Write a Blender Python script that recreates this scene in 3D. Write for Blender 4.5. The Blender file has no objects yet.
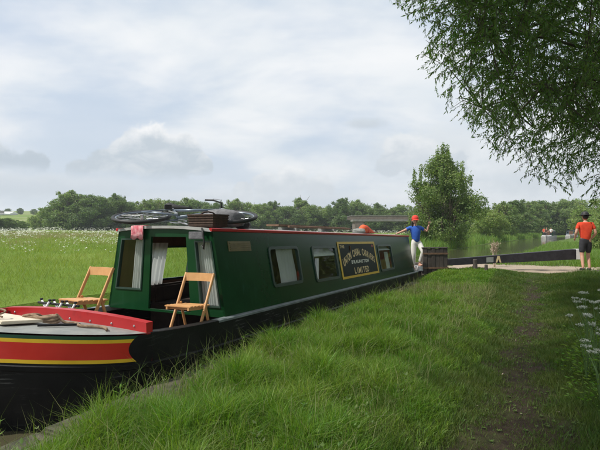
import bpy, bmesh, math, random
import numpy as np
from mathutils import Vector, Matrix
R = math.radians
random.seed(7); rng = np.random.default_rng(7)

# ------------------------------------------------------------------ camera
scene = bpy.context.scene
FPX = 490.0; EYE = 1.45; HORY = 230.0
cam_d = bpy.data.cameras.new('camera'); cam = bpy.data.objects.new('camera', cam_d)
scene.collection.objects.link(cam); scene.camera = cam
cam_d.sensor_width = 36; cam_d.lens = 36 * FPX / 600; cam_d.clip_end = 3000; cam_d.clip_start = 0.05
cam.location = (0, 0, EYE); cam.rotation_euler = (R(90) + math.atan(5 / FPX), 0, 0)

# ------------------------------------------------------------------ sun
SUN_AZ, SUN_EL = R(-112), R(54)
sdir = Vector((math.sin(SUN_AZ) * math.cos(SUN_EL), math.cos(SUN_AZ) * math.cos(SUN_EL), math.sin(SUN_EL)))
sl = bpy.data.lights.new('sun', 'SUN'); sl.energy = 4.6; sl.angle = R(1.5); sl.color = (1, .95, .86)
so = bpy.data.objects.new('sun', sl); scene.collection.objects.link(so)
so.rotation_euler = sdir.to_track_quat('Z', 'Y').to_euler(); so.location = (-6, -4, 20)

# ------------------------------------------------------------------ world
W = bpy.data.worlds.new('World'); scene.world = W; W.use_nodes = True
wt = W.node_tree; wt.nodes.clear()
class NT:
    def __init__(s, tree): s.t = tree
    def n(s, typ, **kw):
        nd = s.t.nodes.new(typ)
        for k, v in kw.items(): setattr(nd, k, v)
        return nd
    def put(s, sock, v):
        if isinstance(v, bpy.types.NodeSocket): s.t.links.new(v, sock)
        else: sock.default_value = v
    def m(s, op, a, b=0.0, c=0.0, clamp=False):
        nd = s.n('ShaderNodeMath', operation=op); nd.use_clamp = clamp
        s.put(nd.inputs[0], a); s.put(nd.inputs[1], b); s.put(nd.inputs[2], c); return nd.outputs[0]
    def vm(s, op, a, b=(0, 0, 0)):
        nd = s.n('ShaderNodeVectorMath', operation=op); s.put(nd.inputs[0], a); s.put(nd.inputs[1], b)
        return nd.outputs[1] if op in ('LENGTH', 'DOT_PRODUCT') else nd.outputs[0]
    def noise(s, vec, scale, detail=4, rough=.55, dist=0.0):
        nd = s.n('ShaderNodeTexNoise'); s.put(nd.inputs['Vector'], vec)
        nd.inputs['Scale'].default_value = scale; nd.inputs['Detail'].default_value = detail
        nd.inputs['Roughness'].default_value = rough; nd.inputs['Distortion'].default_value = dist
        return nd.outputs['Fac']
    def sstep(s, v, a, b):
        nd = s.n('ShaderNodeMapRange', interpolation_type='SMOOTHSTEP'); s.put(nd.inputs[0], v)
        nd.inputs[1].default_value = a; nd.inputs[2].default_value = b; return nd.outputs[0]
    def mix(s, f, a, b, blend='MIX'):
        nd = s.n('ShaderNodeMix', data_type='RGBA', blend_type=blend); s.put(nd.inputs[0], f)
        def col(v): return v if isinstance(v, bpy.types.NodeSocket) else (tuple(v) + (1,))[:4]
        s.put(nd.inputs[6], col(a)); s.put(nd.inputs[7], col(b)); return nd.outputs[2]
w = NT(wt)
sky = w.n('ShaderNodeTexSky', sky_type='NISHITA'); sky.sun_disc = False
sky.sun_elevation = SUN_EL; sky.sun_rotation = SUN_AZ; sky.air_density = 1.2; sky.dust_density = 1.5
tc = w.n('ShaderNodeTexCoord'); D = tc.outputs['Generated']
sep = w.n('ShaderNodeSeparateXYZ'); w.put(sep.inputs[0], D); dz = sep.outputs[2]
den = w.m('ADD', w.m('MAXIMUM', dz, 0.0), 0.22)
cmb = w.n('ShaderNodeCombineXYZ'); w.put(cmb.inputs[0], w.m('DIVIDE', sep.outputs[0], den)); w.put(cmb.inputs[1], w.m('DIVIDE', sep.outputs[1], den))
P2 = cmb.outputs[0]
n_big = w.noise(w.vm('ADD', P2, (3.1, 7.4, 0)), 0.75, 6, .52, .5)
n_mid = w.noise(w.vm('MULTIPLY', P2, (.8, 1.1, 1)), 1.5, 6, .5, .3)
cover = w.m('ADD', w.m('MULTIPLY', n_big, .75), w.m('MULTIPLY', n_mid, .35))
veil = w.sstep(cover, .44, .62)                         # thin cloud over blue
K = 10.0                                                 # background strength is 0.1
def kc(r, g, b): return (r * K, g * K, b * K)
blue = w.mix(.8, sky.outputs[0], kc(.36, .53, .78))
white = w.mix(w.sstep(n_mid, .30, .72), kc(.80, .855, .90), kc(.99, .995, 1.0))
high = w.mix(w.m('ADD', w.m('MULTIPLY', veil, .50), .46), blue, white)
# pale haze towards the horizon
high = w.mix(w.m('MULTIPLY', w.m('SUBTRACT', 1.0, w.sstep(dz, 0.0, .30)), .55), high, kc(.74, .79, .835))
def pxdir(px, py):
    v = Vector(((px - 300) / FPX, 1, (HORY - py) / FPX)); v.normalize(); return v
ndet = w.noise(D, 13, 6, .62); ndet2 = w.noise(D, 34, 4, .6)
bump = w.m('ADD', w.m('MULTIPLY', w.m('SUBTRACT', ndet, .5), 1.5), w.m('MULTIPLY', w.m('SUBTRACT', ndet2, .5), .6))
out = high
soft = [(430, 152, 70, 30, (.63, .69, .75), (.80, .84, .87), .6, .7), (250, 200, 170, 12, (.64, .70, .76), (.76, .80, .84), .7, .8), (365, 123, 26, 7, (.60, .66, .72), (.66, .72, .77), .7, .8), (60, 186, 120, 14, (.62, .68, .74), (.74, .78, .82), .7, .7),
        (560, 172, 100, 26, (.62, .68, .74), (.80, .84, .87), .6, .7), (-240, 150, 120, 40, (.60, .66, .72), (.88, .90, .92), .5, .8), (880, 140, 140, 45, (.60, .66, .72), (.88, .90, .92), .5, .8)]
for px, py, hw_, hh, cb, ct, ew, st in soft:
    c = pxdir(px, py)
    d = w.vm('MULTIPLY', w.vm('SUBTRACT', D, tuple(c)), (FPX / hw_, FPX / hw_, FPX / hh))
    q = w.m('ADD', w.vm('LENGTH', d), w.m('MULTIPLY', bump, .7))
    mk = w.m('MULTIPLY', w.m('SUBTRACT', 1.0, w.sstep(q, 1.0 - ew, 1.06)), st)
    zt_ = w.sstep(w.m('ADD', dz, w.m('MULTIPLY', w.m('SUBTRACT', ndet, .5), .05)), c.z - .5 * hh / FPX, c.z + .8 * hh / FPX)
    out = w.mix(mk, out, w.mix(zt_, kc(*cb), kc(*ct)))
# heaped clouds: puffs (px, py, radius), height of the flat base, tones
heaps = [([(152, 146, 25), (178, 155, 24), (128, 158, 24), (198, 163, 15), (104, 166, 19), (82, 172, 14), (160, 166, 30)], 186, (.56, .63, .695), (.97, .975, .98)),
         ([(34, 164, 14), (12, 172, 20), (-14, 166, 24), (-44, 170, 22)], 184, (.51, .585, .66), (.80, .84, .87)),
         ([(292, 180, 17), (266, 186, 16), (318, 188, 16), (244, 192, 12)], 204, (.68, .73, .78), (.90, .92, .935)),
         ([(402, 152, 20), (424, 160, 24), (390, 166, 14), (448, 164, 20)], 186, (.64, .70, .76), (.86, .885, .905)),
         ([(760, 120, 60), (830, 150, 55), (700, 150, 50)], 200, (.60, .67, .73), (.95, .96, .965))]
jit = w.m('ADD', w.m('MULTIPLY', w.m('SUBTRACT', w.noise(D, 26, 6, .6), .5), 1.1), w.m('MULTIPLY', w.m('SUBTRACT', ndet2, .5), .35))
cvar = w.noise(w.vm('MULTIPLY', D, (1, 1, 1.6)), 17, 5, .6, .4)
for puffs, yb, cb, ct in heaps:
    qm = None; lit = None
    for px, py, r_ in puffs:
        c = pxdir(px, py); d = w.vm('MULTIPLY', w.vm('SUBTRACT', D, tuple(c)), (FPX / r_, FPX / r_, FPX / r_ * 1.1)); q = w.vm('LENGTH', d)
        qm = q if qm is None else w.m('SMOOTH_MIN', qm, q, .25)
    q = w.m('ADD', qm, jit); zb_ = (HORY - yb) / FPX; ztop = (HORY - min(p[1] - p[2] for p in puffs)) / FPX
    mk = w.m('MULTIPLY', w.m('SUBTRACT', 1.0, w.sstep(q, .78, 1.06)), w.sstep(w.m('ADD', dz, w.m('MULTIPLY', w.m('SUBTRACT', ndet, .5), .03)), zb_, zb_ + .03))
    up_ = w.m('MULTIPLY', w.sstep(w.m('ADD', dz, w.m('MULTIPLY', jit, .035)), zb_ + .3 * (ztop - zb_), ztop), w.sstep(q, .05, .8))
    up_ = w.m('ADD', up_, w.m('MULTIPLY', w.m('SUBTRACT', cvar, .47), 1.7), clamp=True)
    out = w.mix(w.m('MULTIPLY', mk, .90), out, w.mix(up_, kc(*cb), kc(*ct)))
bgn = w.n('ShaderNodeBackground'); w.put(bgn.inputs[0], out); bgn.inputs[1].default_value = .1
wo = w.n('ShaderNodeOutputWorld'); wt.links.new(bgn.outputs[0], wo.inputs[0])
scene.view_settings.view_transform = 'Standard'; scene.view_settings.look = 'None'
scene.view_settings.exposure = 0; scene.view_settings.gamma = 1; scene.view_settings.use_curve_mapping = False
scene.render.engine = 'CYCLES'
scene.cycles.transparent_max_bounces = 24

# ------------------------------------------------------------------ frames and tags
TH = math.atan(243 / FPX); S_, C_ = math.sin(TH), math.cos(TH)
def P(t, L, z=0.0): return Vector((t * S_ - L * C_, t * C_ + L * S_, z))
def tl(X, Y): return X * S_ + Y * C_, -X * C_ + Y * S_
def at(px, depth, z=0.0): return Vector(((px - 300) / FPX * depth, depth, z))
def zpx(py, depth): return EYE + (HORY - py) * depth / FPX
col = scene.collection
def tag(o, label=None, cat=None, group=None, kind=None):
    if label: o['label'] = label
    if cat: o['category'] = cat
    if group: o['group'] = group
    if kind: o['kind'] = kind
    return o
def empty(name, loc=(0, 0, 0), rz=0):
    o = bpy.data.objects.new(name, None); col.objects.link(o); o.location = loc; o.rotation_euler = (0, 0, rz)
    o.empty_display_size = .1; return o
def copy_tree(o, parent=None):
    c = o.copy(); col.objects.link(c); c.parent = parent
    for ch in list(o.children): copy_tree(ch, c)
    return c

# ------------------------------------------------------------------ materials
MATS = {}
def mat(name, c1, c2=None, rough=.6, scale=8, bump=0.0, bscale=None, metal=0.0, spec=.5, detail=5, island=0.0, trans=None, coat=0.0, stretch=None, obj=True):
    if name in MATS: return MATS[name]
    m_ = bpy.data.materials.new(name); m_.use_nodes = True; t = m_.node_tree; t.nodes.clear(); g = NT(t)
    bs = g.n('ShaderNodeBsdfPrincipled'); o = g.n('ShaderNodeOutputMaterial')
    tcn = g.n('ShaderNodeTexCoord'); vec = tcn.outputs['Object']
    if stretch: vec = g.vm('MULTIPLY', vec, stretch)
    colr = tuple(c1) + (1,)
    if c2 is not None:
        f = g.sstep(g.noise(vec, scale, detail, .6), .32, .68); colr = g.mix(f, c1, c2)
    if island:
        gi = g.n('ShaderNodeNewGeometry'); r = gi.outputs['Random Per Island']
        hs = g.n('ShaderNodeHueSaturation'); g.put(hs.inputs['Color'], colr)
        g.put(hs.inputs['Value'], g.m('MULTIPLY_ADD', r, 2 * island, 1 - island))
        g.put(hs.inputs['Hue'], g.m('MULTIPLY_ADD', g.m('FRACT', g.m('MULTIPLY', r, 7.3)), .05, .475)); colr = hs.outputs[0]
    g.put(bs.inputs['Base Color'], colr); bs.inputs['Roughness'].default_value = rough; bs.inputs['Metallic'].default_value = metal
    bs.inputs['Specular IOR Level'].default_value = spec; bs.inputs['Coat Weight'].default_value = coat
    if bump:
        b = g.n('ShaderNodeBump'); b.inputs['Strength'].default_value = bump; b.inputs['Distance'].default_value = .02
        g.put(b.inputs['Height'], g.noise(vec, bscale or scale * 4, 5, .65)); t.links.new(b.outputs[0], bs.inputs['Normal'])
    sh = bs.outputs[0]
    if trans:
        tr = g.n('ShaderNodeBsdfTranslucent'); g.put(tr.inputs[0], g.mix(1.0, colr, trans, 'MULTIPLY'))
        ms = g.n('ShaderNodeMixShader'); ms.inputs[0].default_value = .42
        t.links.new(sh, ms.inputs[1]); t.links.new(tr.outputs[0], ms.inputs[2]); sh = ms.outputs[0]
    t.links.new(sh, o.inputs[0]); MATS[name] = m_; return m_
def glass_mat():
    m_ = bpy.data.materials.new('window_glass'); m_.use_nodes = True; t = m_.node_tree; t.nodes.clear(); g = NT(t)
    tr = g.n('ShaderNodeBsdfTransparent'); tr.inputs[0].default_value = (.86, .9, .88, 1)
    gl = g.n('ShaderNodeBsdfGlossy'); gl.inputs['Roughness'].default_value = .03
    fr = g.n('ShaderNodeLayerWeight'); fr.inputs[0].default_value = .5
    mx = g.n('ShaderNodeMixShader'); t.links.new(g.m('MULTIPLY_ADD', g.m('POWER', fr.outputs['Facing'], 5.0), .9, .05), mx.inputs[0])
    t.links.new(tr.outputs[0], mx.inputs[1]); t.links.new(gl.outputs[0], mx.inputs[2])
    o = g.n('ShaderNodeOutputMaterial'); t.links.new(mx.outputs[0], o.inputs[0]); return m_
GLASS = glass_mat()
M = dict(
    farhull=mat('far_hull', (.36, .36, .35), (.46, .46, .45), .6, 3),
    hull=mat('hull_black', (.006, .006, .0075), (.012, .012, .013), .45, 3, .25, 9, spec=.22),
    hull_low=mat('hull_bitumen', (.010, .010, .011), (.020, .019, .018), .6, 4, .3, 12),
    green=mat('cabin_green', (.0042, .038, .0120), (.0065, .049, .016), .22, 2.2, .05, 2, spec=.25),
    green_trim=mat('trim_green', (.012, .060, .032), (.016, .070, .036), .35, 5, .05),
    red=mat('paint_red', (.40, .012, .015), (.46, .018, .020), .38, 4, .05),
    red2=mat('flank_red', (.50, .020, .014), (.56, .030, .020), .30, 4, .04, coat=.3),
    yellow=mat('paint_yellow', (.68, .42, .02), (.74, .48, .03), .38, 5, .04),
    grey=mat('deck_grey', (.20, .21, .20), (.29, .30, .28), .55, 6, .2),
    gunw=mat('gunwale_grey', (.13, .155, .16), (.22, .25, .26), .5, 5, .2),
    roof=mat('roof_grey', (.30, .31, .30), (.40, .40, .38), .6, 4, .2),
    cream=mat('hatch_cream', (.62, .55, .42), (.70, .63, .50), .55, 6, .1),
    wood=mat('chair_pine', (.52, .27, .10), (.62, .34, .14), .5, 6, .1, 30, stretch=(1, 1, 1)),
    rope=mat('rope_brown', (.20, .13, .08), (.34, .24, .16), .9, 30, .6, 160),
    black=mat('black_rubber', (.012, .012, .013), (.02, .02, .02), .55, 20, .1),
    steel=mat('bike_steel', (.45, .46, .48), (.55, .56, .58), .3, 20, 0, metal=.8),
    bikeblue=mat('bike_frame', (.10, .13, .17), (.14, .17, .21), .3, 9, 0, metal=.3, coat=.3),
    curtain=mat('curtain_white', (.82, .83, .82), (.88, .89, .88), .85, 4, .2, 12, trans=(1, 1, 1)),
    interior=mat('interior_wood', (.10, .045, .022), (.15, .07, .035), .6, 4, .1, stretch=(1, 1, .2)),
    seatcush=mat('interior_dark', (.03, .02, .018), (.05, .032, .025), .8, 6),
    brass=mat('vent_brass', (.15, .12, .05), (.20, .16, .07), .5, 12, .1),
    frame=mat('window_frame', (.02, .045, .035), (.03, .06, .045), .35, 8),
    gold=mat('letter_gold', (.74, .56, .27), (.80, .63, .34), .5, 12),
    letter=mat('letter_white', (.72, .74, .64), (.78, .80, .70), .5, 12),
    signbk=mat('sign_black', (.004, .011, .008), (.007, .016, .011), .5, 6, spec=.15),
    brown_bag=mat('basket_brown', (.045, .024, .016), (.080, .045, .030), .8, 18, .5, 60),
    grey_bag=mat('bag_grey', (.10, .10, .11), (.19, .19, .20), .7, 10, .4, 30),
    towel=mat('towel_red', (.55, .10, .14), (.70, .38, .40), .95, 14, .5, 60),
    orange=mat('canvas_orange', (.62, .080, .022), (.72, .12, .03), .7, 8, .3, 20),
    plank=mat('roof_plank', (.13, .075, .045), (.22, .13, .08), .8, 10, .3),
    timber=mat('gate_timber', (.050, .041, .036), (.095, .078, .068), .8, 7, .5, 24, stretch=(1, 1, .3)),
    beam=mat('beam_black', (.014, .013, .018), (.028, .026, .034), .6, 7, .3, 24),
    white=mat('paint_white', (.68, .69, .70), (.78, .79, .80), .5, 8, .1),
    stone=mat('coping_stone', (.040, .040, .024), (.115, .100, .075), .95, 6, 1.0, 22, detail=9),
    brick=mat('bridge_brick', (.12, .095, .085), (.18, .145, .13), .9, 3, .3),
    concrete=mat('bridge_concrete', (.15, .145, .14), (.22, .21, .20), .9, 2, .3),
    bark=mat('tree_bark', (.055, .042, .030), (.11, .088, .066), .95, 6, .9, 20, stretch=(1, 1, .35)),
    skin=mat('skin', (.50, .27, .19), (.54, .31, .22), .55, 12), hair=mat('hair_dark', (.014, .010, .008), (.025, .017, .013), .6, 30),
    blue=mat('shirt_blue', (.020, .085, .40), (.025, .11, .47), .85, 14, .3, 18), linen=mat('trousers_white', (.62, .61, .56), (.70, .69, .65), .9, 9, .4, 16),
    dark=mat('shorts_dark', (.018, .019, .024), (.035, .035, .042), .9, 9, .3), shirtred=mat('shirt_orange_red', (.62, .045, .014), (.70, .065, .02), .85, 12, .3, 16),
    capred=mat('cap_red', (.62, .035, .022), (.68, .06, .04), .8, 12), tan=mat('seedhead_tan', (.42, .34, .25), (.54, .45, .34), .95, 12, .4),
    straw=mat('mark_cream', (.62, .48, .25), (.68, .54, .32), .7, 12),
    flower=mat('flower_white', (.66, .68, .58), (.76, .77, .70), .9, 12, trans=(1, 1, 1)),
    stem=mat('stem_green', (.07, .13, .03), (.10, .17, .05), .7, 12),
)
LEAF = dict(
    willow=mat('leaf_willow', (.078, .140, .026), (.112, .172, .040), .5, .8, island=.30, trans=(1.5, 1.9, .7)),
    tree=mat('leaf_tree', (.135, .205, .058), (.195, .262, .086), .6, .25, island=.30, trans=(1.2, 1.35, .6)),
    tree_dark=mat('leaf_tree_dark', (.100, .165, .050), (.150, .212, .070), .6, .25, island=.30, trans=(1.2, 1.35, .6)),
    tree_pale=mat('leaf_tree_pale', (.170, .245, .056), (.235, .300, .085), .6, .25, island=.30, trans=(1.2, 1.35, .6)),
    bush=mat('leaf_bush', (.120, .185, .048), (.180, .240, .074), .6, .7, island=.30, trans=(1.3, 1.5, .6)),
    reed=mat('leaf_reed', (.115, .205, .030), (.165, .250, .050), .6, .6, island=.25, trans=(1.3, 1.5, .6)),
    grass=mat('leaf_grass', (.100, .205, .016), (.165, .250, .032), .55, 1.3, island=.32, trans=(1.4, 1.6, .6)),
    grass_short=mat('leaf_grass_short', (.066, .128, .016), (.108, .145, .030), .6, 1.6, island=.35, trans=(1.2, 1.3, .6)),
    dry=mat('leaf_dry', (.17, .20, .07), (.24, .25, .11), .7, 2, island=.2, trans=(1.2, 1.2, .8)),
    buff=mat('leaf_buff', (.27, .25, .11), (.36, .32, .17), .8, 2, island=.2, trans=(1.1, 1.1, .9)),
    field=mat('leaf_field', (.160, .235, .026), (.222, .272, .050), .6, .35, island=.16, trans=(1.3, 1.4, .6)),
)

def scuff(m_, colr, sc, lo, hi):
    t = m_.node_tree; g_ = NT(t); bs = next(n for n in t.nodes if n.type == 'BSDF_PRINCIPLED'); lk = bs.inputs['Base Color'].links[0].from_socket
    v = g_.vm('MULTIPLY', g_.n('ShaderNodeTexCoord').outputs['Object'], sc); f_ = g_.sstep(g_.noise(v, 1.0, 8, .7), lo, hi)
    f_ = g_.m('MULTIPLY', f_, g_.sstep(g_.noise(g_.n('ShaderNodeTexCoord').outputs['Object'], 1.3, 3, .5), .45, .65))
    t.links.new(g_.mix(f_, lk, colr), bs.inputs['Base Color'])
scuff(M['hull'], (.11, .11, .11), (3, 3, 42), .56, .64)
scuff(M['green'], (.012, .06, .03), (9, 9, 2), .52, .72)
scuff(M['red2'], (.30, .02, .015), (5, 5, 20), .55, .7)
scuff(M['yellow'], (.40, .25, .03), (7, 7, 9), .55, .68)
scuff(M['red'], (.26, .012, .012), (6, 6, 6), .55, .7)
scuff(M['grey'], (.16, .16, .14), (6, 6, 6), .5, .65)
scuff(M['stone'], (.045, .075, .018), (3, 3, 3), .45, .6)
# ------------------------------------------------------------------ mesh helpers
class MB:
    def __init__(s): s.v = []; s.f = []
    def add(s, vs, fs):
        b = len(s.v); s.v += [tuple(x) for x in vs]; s.f += [tuple(i + b for i in f) for f in fs]; return s
    def hexa(s, p):   # 8 points: bottom 4 ccw, top 4 ccw
        return s.add(p, [(3, 2, 1, 0), (4, 5, 6, 7), (0, 1, 5, 4), (1, 2, 6, 5), (2, 3, 7, 6), (3, 0, 4, 7)])
    def box(s, a, b):
        x0, y0, z0 = a; x1, y1, z1 = b
        return s.hexa([(x0, y0, z0), (x1, y0, z0), (x1, y1, z0), (x0, y1, z0), (x0, y0, z1), (x1, y0, z1), (x1, y1, z1), (x0, y1, z1)])
    def bar(s, p0, p1, wx, wy, up=(0, 0, 1)):
        p0 = Vector(p0); p1 = Vector(p1); d = (p1 - p0).normalized(); u = Vector(up)
        a = d.cross(u)
        if a.length < 1e-3: a = d.cross(Vector((1, 0, 0)))
        a.normalize(); b = a.cross(d).normalized(); a = a * wx / 2; b = b * wy / 2
        return s.hexa([p0 - a - b, p0 + a - b, p1 + a - b, p1 - a - b, p0 - a + b, p0 + a + b, p1 + a + b, p1 - a + b])
    def tube(s, pts, rad, n=8, closed=False):
        pts = [Vector(p) for p in pts]; N = len(pts)
        if not hasattr(rad, '__len__'): rad = [rad] * N
        vs = []; prev = None
        for i, p in enumerate(pts):
            if closed: d = pts[(i + 1) % N] - pts[i - 1]
            else: d = pts[min(i + 1, N - 1)] - pts[max(i - 1, 0)]
            d.normalize()
            if prev is None:
                a = d.cross(Vector((0, 0, 1)))
                if a.length < .05: a = d.cross(Vector((1, 0, 0)))
            else: a = prev - d * prev.dot(d)
            a.normalize(); prev = a; b = d.cross(a)
            for k in range(n):
                q = 2 * math.pi * k / n; vs.append(p + (a * math.cos(q) + b * math.sin(q)) * rad[i])
        fs = []
        for i in range(N if closed else N - 1):
            j = (i + 1) % N
            for k in range(n): fs.append((i * n + k, i * n + (k + 1) % n, j * n + (k + 1) % n, j * n + k))
        if not closed: fs.append(tuple(range(n - 1, -1, -1))); fs.append(tuple((N - 1) * n + k for k in range(n)))
        return s.add(vs, fs)
    def grid(s, rows):       # rows of equal-length point lists
        n = len(rows[0]); vs = [p for r in rows for p in r]
        return s.add(vs, [(i * n + k, i * n + k + 1, (i + 1) * n + k + 1, (i + 1) * n + k) for i in range(len(rows) - 1) for k in range(n - 1)])
    def lathe(s, prof, n=16, c=(0, 0, 0)):
        vs = []; 
        for r, z in prof:
            for k in range(n):
                a = 2 * math.pi * k / n; vs.append((c[0] + r * math.cos(a), c[1] + r * math.sin(a), c[2] + z))
        m_ = len(prof)
        return s.add(vs, [(i * n + k, i * n + (k + 1) % n, (i + 1) * n + (k + 1) % n, (i + 1) * n + k) for i in range(m_ - 1) for k in range(n)])
    def build(s, name, material, parent=None, smooth=False, bevel=0.0, fix=True):
        me = bpy.data.meshes.new(name); me.from_pydata(s.v, [], s.f)
        if fix or bevel:
            bm = bmesh.new(); bm.from_mesh(me)
            if fix: bmesh.ops.recalc_face_normals(bm, faces=bm.faces)
            if bevel:
                bmesh.ops.bevel(bm, geom=bm.edges[:], offset=bevel, segments=2, affect='EDGES', clamp_overlap=True)
            bm.to_mesh(me); bm.free()
        me.materials.append(material)
        if smooth: me.polygons.foreach_set('use_smooth', [True] * len(me.polygons))
        o = bpy.data.objects.new(name, me); col.objects.link(o)
        if parent: o.parent = parent
        return o
def fast(name, V, F, material, parent=None):
    V = np.asarray(V, np.float32); F = np.asarray(F, np.int32); k = F.shape[1]
    me = bpy.data.meshes.new(name); me.vertices.add(len(V)); me.vertices.foreach_set('co', V.ravel())
    me.loops.add(F.size); me.loops.foreach_set('vertex_index', F.ravel())
    me.polygons.add(len(F)); me.polygons.foreach_set('loop_start', np.arange(0, F.size, k, dtype=np.int32))
    me.update(calc_edges=True)
    me.materials.append(material)
    o = bpy.data.objects.new(name, me); col.objects.link(o)
    if parent: o.parent = parent
    return o
def norm(a): return a / np.maximum(np.linalg.norm(a, axis=1, keepdims=True), 1e-9)
def leaf_mesh(C, A, Bv, ln, wd):
    """folded diamonds: centre base C, axis A, side B."""
    n = len(C); ln = ln[:, None]; wd = wd[:, None]
    Nn = np.cross(A, Bv)
    V = np.stack([C, C + A * ln * .45 + Bv * wd * .5 + Nn * wd * .12, C + A * ln, C + A * ln * .45 - Bv * wd * .5 + Nn * wd * .12], 1).reshape(-1, 3)
    b = np.arange(n)[:, None] * 4
    F = np.concatenate([b + np.array([0, 1, 2]), b + np.array([0, 2, 3])], 1).reshape(-1, 3)
    return V, F
def blades(Pos, h, wd, lean, parts=2):
    n = len(Pos); a = rng.uniform(0, 2 * np.pi, n); hd = np.stack([np.cos(a), np.sin(a), np.zeros(n)], 1)
    f = rng.uniform(0, 2 * np.pi, n); sd = np.stack([np.cos(f), np.sin(f), np.zeros(n)], 1)
    h = h[:, None]; wd = wd[:, None]; le = lean[:, None]; up = np.array([[0, 0, 1.]])
    if parts == 1:
        V = np.stack([Pos - sd * wd, Pos + sd * wd, Pos + up * h + hd * h * le], 1).reshape(-1, 3)
        F = np.arange(n * 3).reshape(-1, 3); return V, F
    mid = Pos + up * h * .55 + hd * h * le * .3; tip = Pos + up * h * (1 - .35 * le) + hd * h * le
    V = np.stack([Pos - sd * wd, Pos + sd * wd, mid - sd * wd * .75, mid + sd * wd * .75, tip], 1).reshape(-1, 3)
    b = np.arange(n)[:, None] * 5
    F = np.concatenate([b + np.array(q) for q in ((0, 1, 3), (0, 3, 2), (2, 3, 4))], 1).reshape(-1, 3)
    return V, F
def sm(x, a, b):
    q = np.clip((np.asarray(x, float) - a) / (b - a), 0, 1); return q * q * (3 - 2 * q)

# ------------------------------------------------------------------ terrain
W_LOW, W_UP = -.34, -.02
CT = [-400, 13.6, 15.9, 17.2, 22.5, 26, 36, 60, 100, 125, 160, 500]
CC = [6.2, 6.2, 5.6, 4.42, 4.42, 3.9, 3.4, 2.2, -2.1, -8, -24, -300]
CW = [2.95, 2.95, 2.4, 1.2, 1.2, 2.3, 2.65, 2.8, 3.0, 3.0, 3.0, 3.0]
def cen(t): return np.interp(t, CT, CC)
def hw(t): return np.interp(t, CT, CW)
def vnoise(x, y):
    return (np.sin(x * 1.7 + 1.3 * np.sin(y * .9)) + np.sin(y * 2.1 + 1.7 * np.sin(x * 1.1 + 2)) + .6 * np.sin(x * 4.3 - y * 3.1) + .5 * np.sin(y * 5.7 + x * 2.9)) / 3.1
def ground(t, L):
    t = np.asarray(t, float); L = np.asarray(L, float); c = cen(t); h = hw(t)
    right = (c - h) - L; left = L - (c + h)
    X = t * S_ - L * C_; Y = t * C_ + L * S_
    base = -.03 * sm(t, 5, 9) + .20 * sm(t, 11.5, 15)
    pathd = np.abs(L - .22)
    zr = base + .05 * sm(right, .1, 1.2) - .06 * (1 - sm(pathd, .2, .75)) * (1 - sm(t, 12, 15)) + .55 * sm(-L, 1.3, 5.0) * (1 - sm(t, 14, 26)) - .10 * sm(t, 22, 32) + .022 * vnoise(t * 1.9, L * 2.3)
    zr = np.where(right < .34, base - .06, zr)
    zl = .02 + .22 * sm(left, .1, 2.5) + .0125 * np.clip(left, 0, 190) + .05 * vnoise(t * .35, L * .3)
    hill = np.clip(Y - 135, 0, 260) * .055 * sm(-X, 25, 70)
    zl = zl + hill
    return np.where(right >= 0, zr, np.where(left >= 0, zl, -1.3))
tr = np.concatenate([np.linspace(-300, -12, 14), np.linspace(-8, 2, 14), np.arange(2.2, 20, .2), np.arange(20, 40, .6), np.arange(40, 130, 2.5), np.linspace(132, 300, 40), np.linspace(320, 900, 14)])
ofr = np.concatenate([[0, .002, .17, .338, .342], np.arange(.42, 7, .13), np.arange(7, 14, .4), np.arange(14, 60, 2), np.linspace(64, 700, 24)])
ofl = np.concatenate([[0, .002], np.arange(.1, 4, .25), np.arange(4, 30, 1), np.arange(30, 230, 5), np.linspace(240, 800, 22)])
rows = []
for t in tr:
    c, h = float(cen(t)), float(hw(t))
    Ls = np.concatenate([(c - h - ofr)[::-1], [c - h + .012, c + h - .012], c + h + ofl])
    z = ground(np.full(len(Ls), t), Ls)
    rows.append(np.stack([t * S_ - Ls * C_, t * C_ + Ls * S_, z], 1))
TV = np.stack(rows); nr, ncx = TV.shape[:2]
idx = np.arange(nr * ncx).reshape(nr, ncx)
TF = np.stack([idx[:-1, :-1], idx[:-1, 1:], idx[1:, 1:], idx[1:, :-1]], -1).reshape(-1, 4)
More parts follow.
